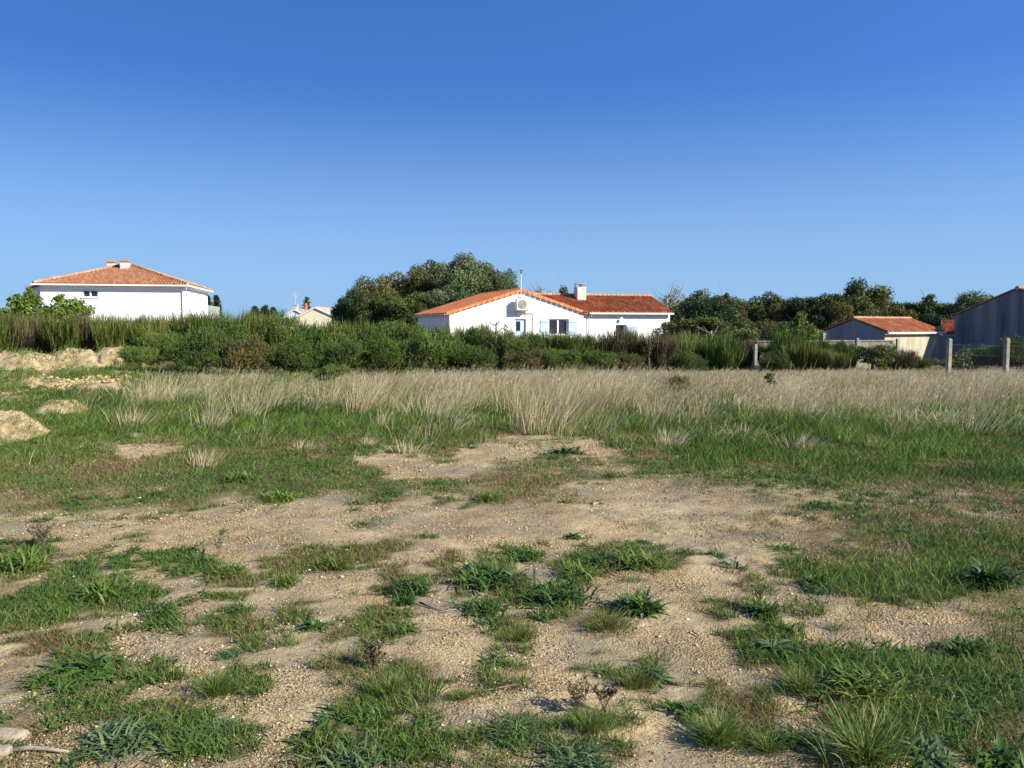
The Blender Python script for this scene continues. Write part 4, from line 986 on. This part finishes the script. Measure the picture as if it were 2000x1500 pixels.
def opening_wall(b, u0, u1, z0, z1, ops, v=0.0, dep=.2):
    us = sorted({u0, u1, *[o[0] for o in ops], *[o[1] for o in ops]}); zs = sorted({z0, z1, *[o[2] for o in ops], *[o[3] for o in ops]})
    for i in range(len(us)-1):
        for j in range(len(zs)-1):
            cu, cz = (us[i]+us[i+1])/2, (zs[j]+zs[j+1])/2
            if any(o[0] < cu < o[1] and o[2] < cz < o[3] for o in ops): continue
            b.poly([(us[i], v, zs[j]), (us[i+1], v, zs[j]), (us[i+1], v, zs[j+1]), (us[i], v, zs[j+1])])
    for a, c, d, e in ops:
        b.poly([(a,v,d),(a,v+dep,d),(a,v+dep,e),(a,v,e)]); b.poly([(c,v,d),(c,v,e),(c,v+dep,e),(c,v+dep,d)])
        b.poly([(a,v,e),(a,v+dep,e),(c,v+dep,e),(c,v,e)]); b.poly([(a,v,d),(c,v,d),(c,v+dep,d),(a,v+dep,d)])
def window(parent, u0, u1, z0, z1, v=.16, panes=2, glass='glass', frame='white', fw=.07):
    f = MB(); f.box(u0, u0+fw, v, v+.06, z0, z1); f.box(u1-fw, u1, v, v+.06, z0, z1); f.box(u0+fw, u1-fw, v, v+.06, z0, z0+fw); f.box(u0+fw, u1-fw, v, v+.06, z1-fw, z1)
    for k in range(1, panes): c = u0+(u1-u0)*k/panes; f.box(c-fw*.8, c+fw*.8, v-.005, v+.055, z0+fw, z1-fw)
    wn = MB(); wn.box(u0+.01, u1-.01, v+.062, v+.085, z0+.01, z1-.01); w_ = wn.build('window', M[glass], parent); f.build('frame', M[frame], w_); return w_
def shutter(parent, u0, u1, z0, z1, v=-.05):
    s = MB(); n = 5
    for k in range(n): a = u0+(u1-u0)*k/n; s.box(a+.004, a+(u1-u0)/n-.004, v, v+.035, z0, z1)
    for z in (z0+.25*(z1-z0), z0+.82*(z1-z0)): s.box(u0+.02, u1-.02, v-.028, v-.002, z-.05, z+.05)
    s.build('shutter', M['blue'], parent)

# --- white bungalow (L shaped) in the middle
def bungalow():
    ang = math.atan2(.31, .95)
    H = empty('bungalow', (-4.40, 57, 0), ang, 'white single storey house with orange tiled roof, front gable and lower wing', 'house')
    ev, pk, D, U = 2.50, 4.14, 11.2, 10.5; pu = 5.3
    b = MB(); ops = [(4.82, 5.70, 0, 2.12), (7.46, 9.02, .95, 2.13)]
    opening_wall(b, 0, U, 0, ev, ops)
    b.poly([(0,0,ev),(U,0,ev),(U,0,ev+.04),(pu,0,pk),(0,0,ev+.02)])
    b.poly([(0,0,0),(0,0,ev),(0,D,ev),(0,D,0)]); b.poly([(U,6.9,0),(U,D,0),(U,D,ev),(U,6.9,ev)])
    b.poly([(0,D,0),(0,D,ev),(pu,D,pk),(U,D,ev),(U,D,0)])
    wl = b.build('wall', M['render'], H)
    # wing
    W0, W1, we, wr, WD = 10.5, 17.5, 2.62, 3.92, 6.9
    b = MB(); opening_wall(b, W0+.003, W1, -.3, we, [(12.9, 13.72, .6, 1.72)], .04)
    b.poly([(W1,.04,-.3),(W1,WD,-.3),(W1,WD,we),(W1,WD/2,wr),(W1,.04,we)]); b.poly([(W0,WD,0),(W0,WD,we),(W1,WD,we),(W1,WD,0)])
    b.build('wing_wall', M['render'], H)
    # roofs
    def roof(verts_under, cols, name='roof'):
        b = MB(); 
        for q in verts_under: b.poly(q, .2)
        for c in cols: arr_roof(b, *c)
        return b.build(name, M['tile'], H)
    ov = .28; sl = (pk-ev)/pu; sr = (pk-ev)/(U-pu)
    z = lambda u: (ev+sl*u if u < pu else ev+sr*(U-u))+.06
    A, Bq = (-ov, -.12, z(-ov)), (-ov, D+.2, z(-ov)); P, Q = (pu, -.12, z(pu)), (pu, D+.2, z(pu)); C, Dq = (U+ov, -.12, z(U+ov)), (U+ov, D+.2, z(U+ov))
    ll = math.hypot(pu+ov, sl*(pu+ov)); lr = math.hypot(U-pu+ov, sr*(U-pu+ov))
    rf = roof([[A, P, Q, Bq], [P, C, Dq, Q]], [(Bq, A, (1,0,sl), lambda s: (0, ll)), (C, Dq, (-1,0,sr), lambda s: (0, lr))])
    g = MB(); caps(g, (pu,-.14,pk+.10), (pu,D+.2,pk+.10)); g.build('ridge', M['verge'], rf)
    v = MB()
    for (p, q) in ((A, P), (C, P)):
        p, q = Vector(p), Vector(q); n = 13
        for i in range(n):
            a, c = p.lerp(q, i/n), p.lerp(q, (i+1)/n-.006); t = random.random(); up = Vector((0,0,.10)); dn = Vector((0,0,-.10)); o = Vector((0,-.05,0)); w_ = Vector((0,.22,0))
            v.poly([a+dn+o, c+dn+o, c+up+o, a+up+o], t); v.poly([a+up+o, c+up+o, c+up+w_, a+up+w_], t)
    v.build('verge', M['verge'], rf)
    ws = (wr-we)/(WD/2); e0, e1 = (W0-.4, -.22, we-.02), (W1+.12, -.22, we-.02); lw = math.hypot(WD/2+.22, ws*(WD/2+.22))
    b = MB(); rz = we-.02+ws*(WD/2+.22)
    b.poly([(pu+.6,WD/2,rz),(W0-.4,-.22,we-.02),(W1+.12,-.22,we-.02),(W1+.12,WD/2,rz)][0:4], .2)
    b.poly([(pu+.6,WD/2,rz),(W1+.12,WD/2,rz),(W1+.12,WD+.2,we-.05),(W0,WD+.2,we-.05)], .2)
    arr_roof(b, e0, e1, (0,1,ws), lambda s: (0, lw))
    # the part of the wing's roof that meets the main roof: columns starting on the valley
    arr_roof(b, (pu+1.3, -.22, we-.02), (W0-.4, -.22, we-.02), (0,1,ws), lambda s: (max(0, (W0-.4-(pu+1.3)-s)/(W0-.4-(pu+1.3))*lw*.98), lw))
    wf = b.build('wing_roof', M['tile'], H); g = MB(); caps(g, (pu+1.0, WD/2, rz+.06), (W1+.14, WD/2, rz+.06)); g.build('ridge', M['ridge'], wf)
    g = MB(); g.box(W0+.1, W1+.15, -.36, -.23, we-.13, we-.01); g.build('gutter', M['gutter'], wf)
    g = MB(); g.tube([(W0+.25,-.30,we-.12),(W0+.28,-.28,we-.25),(W0+.12,-.08,we-.42),(W0+.12,-.06,0)], .045, 8); g.build('downpipe', M['gutter_grey'], H)
    g = MB(); g.tube([(-.02,-.07,ev-.08),(-.02,-.07,0)], .045, 8); g.build('downpipe', M['gutter'], H)
    g = MB(); g.box(-ov-.13, -ov-.01, -.1, D+.1, ev-.12, ev-.02); g.build('gutter', M['gutter_grey'], rf)
    # door, windows, shutters
    d = MB(); d.box(4.84, 5.68, .12, .17, 0, 2.10); dr = d.build('door', M['blue'], H)
    d = MB(); d.box(4.98, 5.30, .10, .118, 1.25, 1.95); d.build('door_glass', M['glass'], dr)
    wn = window(H, 7.48, 9.0, .96, 2.11, .12, 2)
    c = MB(); c.box(7.56, 8.1, .19, .20, 1.0, 2.05); c.box(8.3, 8.6, .19, .20, 1.0, 2.05); c.build('curtain', M['curtain'], wn)
    s = MB(); s.box(7.4, 9.08, -.06, .12, .90, .948); s.build('sill', M['white'], wn)
    shutter(H, 6.80, 7.44, .92, 2.14); shutter(H, 9.04, 9.72, .92, 2.14)
    window(H, 12.92, 13.7, .62, 1.70, .18, 1); shutter(H, 13.78, 14.72, .58, 1.74, -.02)
    l = MB(); l.tube([(13.3,-.02,2.10),(13.3,-.14,2.16)], .02, 6); l.disc((13.3,-.15,2.12), (0,-1,.1), .14); l.build('wall_lamp', M['gutter'], H)
    # chimney
    c = MB(); c.box(10.68, 11.42, 2.25, 3.0, 3.2, 4.62); ch = c.build('chimney', M['chimney'], H, bevel=.02)
    c = MB()
    for u, q in ((10.76, 2.33), (11.34, 2.33), (10.76, 2.92), (11.34, 2.92)): c.box(u-.03, u+.03, q-.03, q+.03, 4.62, 4.86)
    c.box(10.66, 11.44, 2.23, 3.02, 4.86, 4.90); c.tube([(11.05,2.62,4.6),(11.05,2.62,4.84)], .16, 10); c.build('chimney_cap', M['metal'], ch)
    # air conditioning unit: hangs on the wall
    a = MB(); a.box(-.5, .5, -.36, 0, 0, .84); A_ = empty('air_conditioner', (0,0,0), ang, 'cream air conditioning unit mounted high on the white gable', 'air conditioner')
    M4 = Matrix.Translation((-4.40, 57, 0)) @ Matrix.Rotation(ang, 4, 'Z'); A_.location = M4 @ Vector((5.30, -.22, 2.74))
    a.build('casing', M['ac'], A_, bevel=.02)
    a = MB(); a.disc((-.08,-.362,.42), (0,-1,0), .33, 28, .012); 
    for k in range(5): a.tube([(-.08+.33*math.cos(t*math.pi/10)*(k+1)/5.5, -.385, .42+.33*math.sin(t*math.pi/10)*(k+1)/5.5) for t in range(21)], .006, 4)
    a.build('fan_grille', M['acgrille'], A_)
    a = MB(); a.box(-.40,-.34,-.3,.20,-.06,-.01); a.box(.34,.40,-.3,.20,-.06,-.01); a.box(-.40,-.34,.16,.2,-.35,-.01); a.box(.34,.40,.16,.2,-.35,-.01); a.build('bracket', M['metal'], A_)
    a = MB(); a.tube([(.2,-.05,-.02),(.22,.12,-.16),(.95,.12,-.18),(.99,.12,-.22),(.99,.12,-2.3)], .035, 8); a.tube([(-.1,.12,-.05),(-.45,.14,-.3),(-.75,.16,-.95)], .02, 6); a.build('pipe', M['gutter'], A_)
    p = MB(); p.tube([(0,0,0),(0,0,1.72)], .028, 8); P_ = empty('mast', M4 @ Vector((5.28, -.12, 3.66)), ang, 'thin white mast with black tip rising over the gable peak', 'mast')
    p.build('pole', M['white'], P_); p = MB(); p.tube([(0,0,1.72),(0,0,1.95)], [.05,.04], 8); p.box(-.13,.13,-.04,.04,1.95,2.0); p.build('sensor', M['black'], P_)
    p = MB(); p.box(-.08,.08,.03,.12,0,.04); p.box(-.08,.08,.03,.12,.3,.34); p.build('bracket', M['metal'], P_)
bungalow()

# --- two storey white house on the left
def villa():
    ang = math.atan2(.2, .98); H = empty('villa', (-36.7, 62.9, 0), ang, 'two storey white house with red brown hipped roof and two chimneys on the left', 'house')
    L, D, ev = 10.55, 11.0, 4.90; b = MB(); opening_wall(b, 0, L, 0, ev, [(3.0, 4.15, 3.84, 4.46)])
    b.poly([(L,0,0),(L,D,0),(L,D,ev),(L,0,ev)]); b.poly([(0,0,0),(0,0,ev),(0,D,ev),(0,D,0)]); b.poly([(0,D,0),(0,D,ev),(L,D,ev),(L,D,0)]); b.build('wall', M['render_l'], H)
    o = .36; r0, r1 = (4.65, 5.6, 6.74), (5.4, 5.6, 6.74); e = ev-.02
    c00, c10, c11, c01 = (-o,-o,e), (L+o,-o,e), (L+o,D+o,e), (-o,D+o,e); b = MB()
    b.poly([c00,c10,r1,r0],.2); b.poly([c10,c11,r1],.2); b.poly([c11,c01,r0,r1],.2); b.poly([c01,c00,r0],.2)
    def plane(e0, e1, ra, rb):
        e0, e1, ra, rb = map(Vector, (e0, e1, ra, rb)); s = (e1-e0).normalized(); LL = (e1-e0).length
        ua = (ra-e0).dot(s); ub = (rb-e0).dot(s); up = (ra-e0)-s*ua; T = up.length
        def tf(q):
            if q < ua: return (0, T*q/ua-.03)
            if q > ub: return (0, T*(LL-q)/(LL-ub)-.03)
            return (0, T)
        arr_roof(b, e0, e1, up, tf)
    plane(c00, c10, r0, r1); plane(c10, c11, r1, r1); plane(c11, c01, r1, r0); plane(c01, c00, r0, r0)
    rf = b.build('roof', M['tile_old'], H); g = MB()
    for p, q in ((c00,r0),(c10,r1),(c11,r1),(c01,r0),(r0,r1)): caps(g, Vector(p)+Vector((0,0,.08)), Vector(q)+Vector((0,0,.08)))
    g.build('ridge', M['ridge'], rf)
    s = MB(); s.box(-o+.05, L+o-.05, -o+.05, D+o-.05, ev-.10, ev-.045); s.build('soffit', M['white'], H)
    g = MB(); g.box(-o-.12, L+o, -o-.14, -o-.005, ev-.13, ev-.01); g.box(L+o+.005, L+o+.14, -o, D+o, ev-.13, ev-.01); g.build('gutter', M['gutter'], rf)
    g = MB(); g.tube([(L+.25,-o-.05,ev-.1),(L+.2,-.25,ev-.38),(L-.12,-.07,ev-.5),(L-.12,-.07,0)], .05, 8); g.build('downpipe', M['gutter'], H)
    window(H, 3.02, 4.13, 3.86, 4.44, .06, 2)
    s = MB(); s.box(2.9, 4.27, -.08, .06, 3.78, 3.838); s.build('sill', M['white'], H)
    # rafters under the side eave, side doors, balcony
    t = MB()
    for k in range(8): y = .6+k*1.4; t.box(L+.002, L+o-.05, y-.05, y+.05, ev-.25, ev-.11)
    t.build('rafter_ends', M['white'], H)
    for y in (1.0, 4.2, 7.4):
        f = MB(); f.box(L+.004, L+.05, y, y+1.5, 2.45, 4.5); d = f.build('balcony_door', M['white'], H); q = MB(); q.box(L+.052, L+.058, y+.15, y+.68, 2.7, 4.35); q.box(L+.052, L+.058, y+.82, y+1.35, 2.7, 4.35); q.build('pane', M['curtain'] if False else M['gutter_grey'], d)
    s = MB(); s.box(L+.003, L+1.15, .2, D-.2, 2.25, 2.42); s.build('balcony', M['white'], H); r_ = MB(); 
    for k in range(36): y = .25+k*(D-.55)/35; r_.tube([(L+1.1,y,2.42),(L+1.1,y,3.35)], .014, 5)
    for z in (2.5, 3.36): r_.tube([(L+1.1,.25,z),(L+1.1,D-.3,z)], .024, 6)
    for k in range(9): x = L+.1+k*.12; r_.tube([(x,.25,2.42),(x,.25,3.35)], .014, 5)
    r_.tube([(L+.05,.25,3.36),(L+1.1,.25,3.36)], .024, 6); r_.build('balcony_railing', M['gutter_grey'], H)
    # chimneys
    for nm, u, v, z0, z1, wd in (('chimney', 3.35, 7.0, 5.6, 7.32, .62), ('chimney', 5.05, 4.6, 5.9, 7.22, .66)):
        c = MB(); c.box(u-wd/2, u+wd/2, v-wd/2, v+wd/2, z0, z1-.22); ch = c.build(nm, M['chimney'], H, bevel=.015)
        c = MB(); c.box(u-wd/2-.07, u+wd/2+.07, v-wd/2-.07, v+wd/2+.07, z1-.215, z1-.12); c.box(u-wd/2, u+wd/2, v-wd/2, v+wd/2, z1-.118, z1-.03); c.build('chimney_cap', M['ridge'], ch)
    # lower annex parapet with diagonal battens
    a = MB(); a.box(3.9, L-.05, -.035, -.003, 3.04, 3.09)
    for k in range(5):
        u = 5.0+k*1.25; a.poly([(u,-.06,2.55),(u+.07,-.06,2.55),(u+.62,-.06,3.02),(u+.55,-.06,3.02)]); a.poly([(u,-.06,2.55),(u+.55,-.06,3.02),(u+.55,-.01,3.02),(u,-.01,2.55)])
    a.build('wall_trim', M['white'], H)
    # small side wing, roof falling to the left
    b = MB(); b.poly([(-.95,.6,0),(-.003,.6,0),(-.003,.6,4.80),(-.95,.6,4.52)]); b.poly([(-.95,.6,0),(-.95,.6,4.52),(-.95,6,4.52),(-.95,6,0)]); b.poly([(-.95,6,0),(-.95,6,4.52),(0,6,4.80),(0,6,0)]); b.build('side_wing_wall', M['render_l'], H)
    b = MB(); b.poly([(-1.15,.4,4.50),(-.4,.4,4.76),(-.4,6.2,4.76),(-1.15,6.2,4.50)],.2); b.poly([(-1.15,.4,4.42),(-.4,.4,4.68),(-.4,.4,4.76),(-1.15,.4,4.50)],.3); arr_roof(b, (-1.15,6.2,4.52), (-1.15,.4,4.52), (1,0,.3), lambda s: (0, .75)); b.build('side_wing_roof', M['tile_old'], H)
villa()

def gable_house(name, label, px0, px1, pxp, ytop, yeave, d, wall, tile, depth=9, ang=0, cat='house', zb=-.2, verge='white'):
    x0, x1, xp = at(px0, d), at(px1, d), at(pxp, d); ze, zp = zat(yeave, d), zat(ytop, d); H = empty(name, (x0, d, 0), ang, label, cat); U = x1-x0; P = xp-x0
    b = MB(); b.poly([(0,0,zb),(U,0,zb),(U,0,ze),(P,0,zp),(0,0,ze)]); b.poly([(0,0,zb),(0,0,ze),(0,depth,ze),(0,depth,zb)]); b.poly([(U,0,zb),(U,depth,zb),(U,depth,ze),(U,0,ze)]); b.poly([(0,depth,zb),(0,depth,ze),(P,depth,zp),(U,depth,ze),(U,depth,zb)])
    b.build('wall', M[wall], H); b = MB(); s = (zp-ze)/P; s2 = (zp-ze)/(U-P); o = .25
    A, Q, C = (-o,-.15,ze-s*o+.05), (P,-.15,zp+.05), (U+o,-.15,ze-s2*o+.05); bk = Vector((0,depth+.3,0))
    b.poly([A,Q,Vector(Q)+bk,Vector(A)+bk],.2); b.poly([Q,C,Vector(C)+bk,Vector(Q)+bk],.2)
    arr_roof(b, Vector(A)+bk, A, (1,0,s), lambda q: (0, math.hypot(P+o, s*(P+o)))); arr_roof(b, C, Vector(C)+bk, (-1,0,s2), lambda q: (0, math.hypot(U-P+o, s2*(U-P+o))))
    rf = b.build('roof', M[tile], H); g = MB(); caps(g, Vector(Q)+Vector((0,0,.08)), Vector(Q)+bk+Vector((0,0,.08))); g.build('ridge', M['ridge'], rf)
    v = MB()
    for p, q in ((A, Q), (C, Q)):
        p, q = Vector(p), Vector(q); up = Vector((0,0,.06)); dn = Vector((0,0,-.14)); oo = Vector((0,-.03,0)); v.poly([p+dn+oo, q+dn+oo, q+up+oo, p+up+oo]); v.poly([p+up+oo, q+up+oo, q+up-oo*8, p+up-oo*8])
    v.build('verge', M[verge], rf); return H, ze, zp, U, P
Hy, *_ = gable_house('cottage', 'small pale yellow gabled house far behind the thicket', 572, 668, 617, 601, 624, 120, 'yellow', 'tile_pale')
Hw, ze, zp, U, P = gable_house('cottage', 'white rooftop with aerial left of the yellow gable, far away', 548, 606, 577, 605, 620, 135, 'render', 'tile_pale', 8)
b = MB(); b.box(P-.5, P+.3, .5, 1.3, zp-.5, zp+.75); b.box(P-.58, P+.38, .42, 1.38, zp+.752, zp+.85); b.build('chimney', M['chimney'], Hw)
b = MB(); b.tube([(P-.1,1,zp+.6),(P-.1,1,zp+2.9)], .04, 6)
for k in range(5): z = zp+2.7-k*.22; b.tube([(P-.9+k*.1,1,z-.1+.15*k),(P+.7-k*.1,1,z+.1)], .03, 5)
b.build('aerial', M['gutter_grey'], Hw)
b = MB(); b.box(P+1.0, P+2.5, 1, 2.2, zp-1.2, zp+.0); c = b.build('chimney', M['chimney'], Hw); b = MB(); b.tube([(P+1.5,1.6,zp),(P+1.5,1.6,zp+1.1)], [.28,.2], 10); b.build('chimney_pot', M['pot'], c)
Hr, ze, zp, U, P = gable_house('cottage', 'sliver of a white house beside the left foot of the big trees', 640, 668, 658, 609, 618, 140, 'render', 'tile_pale', 8)
b = MB(); b.box(P-.4, P+.5, .5, 1.4, zp-.5, zp+.9); c = b.build('chimney', M['chimney'], Hr); b = MB(); b.tube([(P,1,zp+.9),(P,1,zp+1.3)], [.25,.2], 10); b.build('chimney_pot', M['pot'], c)

# --- garage with orange roof (gable turned left, cream side to the right)
def rot_house(name, label, px_corner, d, gdir, gu, gpeak, depth, zeave, zpeak, gable_mat, side_mat, tile, zb, cat, over=.1, windows=()):
    """origin at the corner between the gable (running away to the left along -gdir) and the side wall"""
    ang = math.atan2(gdir[1], gdir[0]); x = at(px_corner, d); H = empty(name, (x, d, 0), ang, label, cat)
    # local u along gdir (gable wall from u=-gu to 0), v to the back (depth)
    b = MB(); b.poly([(-gu,0,zb),(0,0,zb),(0,0,zeave),(-gpeak,0,zpeak),(-gu,0,zeave)]); b.build('gable_wall', M[gable_mat], H)
    b = MB(); b.poly([(0,0,zb),(0,depth,zb),(0,depth,zeave),(0,0,zeave)]); b.poly([(-gu,0,zb),(-gu,0,zeave),(-gu,depth,zeave),(-gu,depth,zb)]); b.poly([(-gu,depth,zb),(-gu,depth,zeave),(-gpeak,depth,zpeak),(0,depth,zeave),(0,depth,zb)]); b.build('side_wall', M[side_mat], H)
    s = (zpeak-zeave)/gpeak; s2 = (zpeak-zeave)/(gu-gpeak); o = .22; b = MB()
    C, Q, A = (o,-over,zeave-s*o+.05), (-gpeak,-over,zpeak+.05), (-gu-o,-over,zeave-s2*o+.05); bk = Vector((0,depth+over+.1,0))
    b.poly([Q,C,Vector(C)+bk,Vector(Q)+bk],.2); b.poly([A,Q,Vector(Q)+bk,Vector(A)+bk],.2)
    arr_roof(b, C, Vector(C)+bk, (-1,0,s), lambda q: (0, math.hypot(gpeak+o, s*(gpeak+o)))); arr_roof(b, Vector(A)+bk, A, (1,0,s2), lambda q: (0, math.hypot(gu-gpeak+o, s2*(gu-gpeak+o))))
    rf = b.build('roof', M[tile], H); g = MB(); caps(g, Vector(Q)+Vector((0,0,.07)), Vector(Q)+bk+Vector((0,0,.07))); g.build('ridge', M['ridge'], rf)
    return H, rf, C, bk
ax, ay = .55, -.835
G1, rf, C, bk = rot_house('garage', 'low garage with bright orange roof, grey gable and cream side wall at right', 1727, 55.5, (ax, ay), 4.85, 2.43, 7.1, 1.22, 2.06, 'shedgrey', 'cream', 'tile', -1.3, 'garage')
g = MB(); g.box(C[0]+.01, C[0]+.13, C[1], C[1]+bk.y, C[2]-.12, C[2]-.01); g.build('gutter', M['gutter'], rf)
for u in (-3.9, -3.2, -2.2, -1.5): 
    f = MB(); f.box(u, u+.42, -.03, -.003, .02, .42); q = f.build('window', M['glass'], G1); g = MB(); g.box(u-.04,u,-.04,-.001,-.02,.46); g.box(u+.42,u+.46,-.04,-.001,-.02,.46); g.box(u,u+.42,-.04,-.001,.42,.46); g.box(u,u+.42,-.04,-.001,-.02,.02); g.build('frame', M['shedgrey'], q)
G2, rf, C, bk = rot_house('barn', 'big barn with streaked dark grey gable wall at the right edge', 2116, 52.9, (.55, -.835), 8.5, 4.25, 12, 2.36, 4.15, 'darkwall', 'darkwall', 'tile_old', -1.4, 'barn', .01)
# small lean-to between garage and barn
x, d = at(1836, 63), 63
L3 = empty('lean_to', (x, d, 0), R(8), 'low shed with orange tiles between garage and barn', 'shed')
b = MB(); b.box(0, 3.2, 0, 3, -1.3, zat(653, 63)-.06); b.build('wall', M['darkwall'], L3)
b = MB(); ez = zat(653, 63); b.poly([(-.15,-.2,ez),(3.3,-.2,ez),(3.3,2.2,ez+1.1),(1.6,2.2,ez+1.1)],.2); arr_roof(b, (-.15,-.2,ez), (3.3,-.2,ez), (0,1,.46), lambda s: (0, min(2.6, .1+s*1.3)))
D_ = 54.0; SW = empty('sloping_wall', (at(1812, D_), D_, 0), math.atan2(-.835, .55), 'dark wall wedge with sloping red tile edge beside the cream garage wall', 'wall'); b.build('roof', M['tile'], L3)
def _u(p): t = (p-1000)/FPX; return (t*D_-at(1812, D_))/(.55+.835*t)
q = [(_u(a), zat(c, D_-.835*_u(a))) for a, c in ((1812,716),(1836,655),(1872,655),(1872,740),(1806,740))]
b = MB(); b.poly([(u,0,z) for u, z in q]); b.poly([(u,.2,z) for u, z in reversed(q)]); b.poly([(q[0][0],0,q[0][1]),(q[0][0],.2,q[0][1]),(q[1][0],.2,q[1][1]),(q[1][0],0,q[1][1])]); b.poly([(q[1][0],0,q[1][1]),(q[1][0],.2,q[1][1]),(q[2][0],.2,q[2][1]),(q[2][0],0,q[2][1])]); b.build('wall', M['darkwall'], SW)
b = MB(); caps(b, (q[0][0]-.02,.1,q[0][1]), (q[1][0]-.02,.1,q[1][1]+.03), .09, .3); b.build('coping', M['tile_old'], SW)
# ------------------------------------------------------------------ concrete wall, posts, fence
def wall_run(px0, px1, d0, d1, ytop, lb, name='concrete_wall', cap=True):
    x0, x1 = at(px0, d0), at(px1, d1); L = math.hypot(x1-x0, d1-d0); ang = math.atan2(d1-d0, x1-x0); z = zat(ytop, d0); o = empty(name, (x0, d0, 0), ang, lb, 'wall')
    b = MB(); zb = -1.0; n = int(L/.5)
    for r_ in range(5):
        za = zb+(z-zb)*r_/5; zc = zb+(z-zb)*(r_+1)/5
        for k in range(max(1, n)): u = L*k/n; b.box(u+.006, L*(k+1)/n-.006, .0, .15, za+.006, zc-.006, random.random())
    b.box(.0, L, .012, .14, zb, z-.01); b.build('blockwork', M['concrete'], o)
    b = MB(); b.box(-.02, L+.02, -.03, .18, z-.001, z+.05); b.build('coping', M['concrete'], o); return o
wall_run(1478, 1600, 31.5, 31.8, 668, 'ruined concrete block wall end seen left of the fresh green broom')
wall_run(1604, 1745, 31.9, 32.4, 667, 'low concrete block wall in front of the grey gable')
def post(px, base, top, wpx, lb, mat='concrete', d=None, name='fence_post', lean=0):
    if d is None: x, d = ground_at(px, base)
    else: x = at(px, d)
    z0 = float(terrain(x, d)); h = zat(top, d)-z0; w_ = wpx/FPX*d/2; b = MB(); b.box(-w_, w_, -w_, w_, -.2, h-w_*.5)
    n = len(b.v); b.v += [(-w_,-w_,h-w_*.5),(w_,-w_,h-w_*.5),(w_,w_,h-w_*.5),(-w_,w_,h-w_*.5),(-w_*.5,-w_*.5,h),(w_*.5,-w_*.5,h),(w_*.5,w_*.5,h),(-w_*.5,w_*.5,h)]; b.t += [.5]*8
    for q in ((4,5,6,7),(0,1,5,4),(1,2,6,5),(2,3,7,6),(3,0,4,7)): b.f.append(tuple(n+i for i in q))
    o = b.build(name, M[mat], bevel=.008); o.location = (x, d, z0); o.rotation_euler = (0, lean, .3); tag(o, lb, 'post', 'old concrete fence posts'); return o
P1 = post(1851, 742, 661, 8, 'concrete fence post before the left end of the barn gable')
P2 = post(1963, 748, 660, 8, 'concrete fence post nearest to the right edge of the photo')
post(1475, 728, 672, 6, 'pale concrete post at the left end of the ruined wall', d=29)
post(1486, 728, 694, 4, 'short thin post just right of the ruined wall end', mat='wood', d=28.6)
post(1607, 728, 650, 6, 'tall ochre pier between the two stretches of block wall', d=31)
post(1673, 728, 660, 6, 'concrete post standing against the grey garage gable', d=31.2)
post(1752, 728, 661, 5, 'dark slim post before the cream garage wall', mat='wood', d=30)
# wire mesh between the two front posts
x1, d1 = P1.location.x, P1.location.y; x2, d2 = P2.location.x, P2.location.y
b = MB(); L = math.hypot(x2-x1, d2-d1); h = 1.1
F = empty('wire_fence', (x1, d1, 0), math.atan2(d2-d1, x2-x1), 'thin wire mesh strung between the two front concrete posts', 'fence')
for k in range(4): b.tube([(0,0,.15+k*.3),(L*2.2,0,.15+k*.3)], .003, 4)
for k in range(60):
    u = L*2.2*k/60; b.tube([(u,0,.1),(u+.6,0,h)], .0009, 3, cap=False); b.tube([(u+.6,0,.1),(u,0,h)], .0009, 3, cap=False)
b.build('mesh_wires', M['metal'], F)
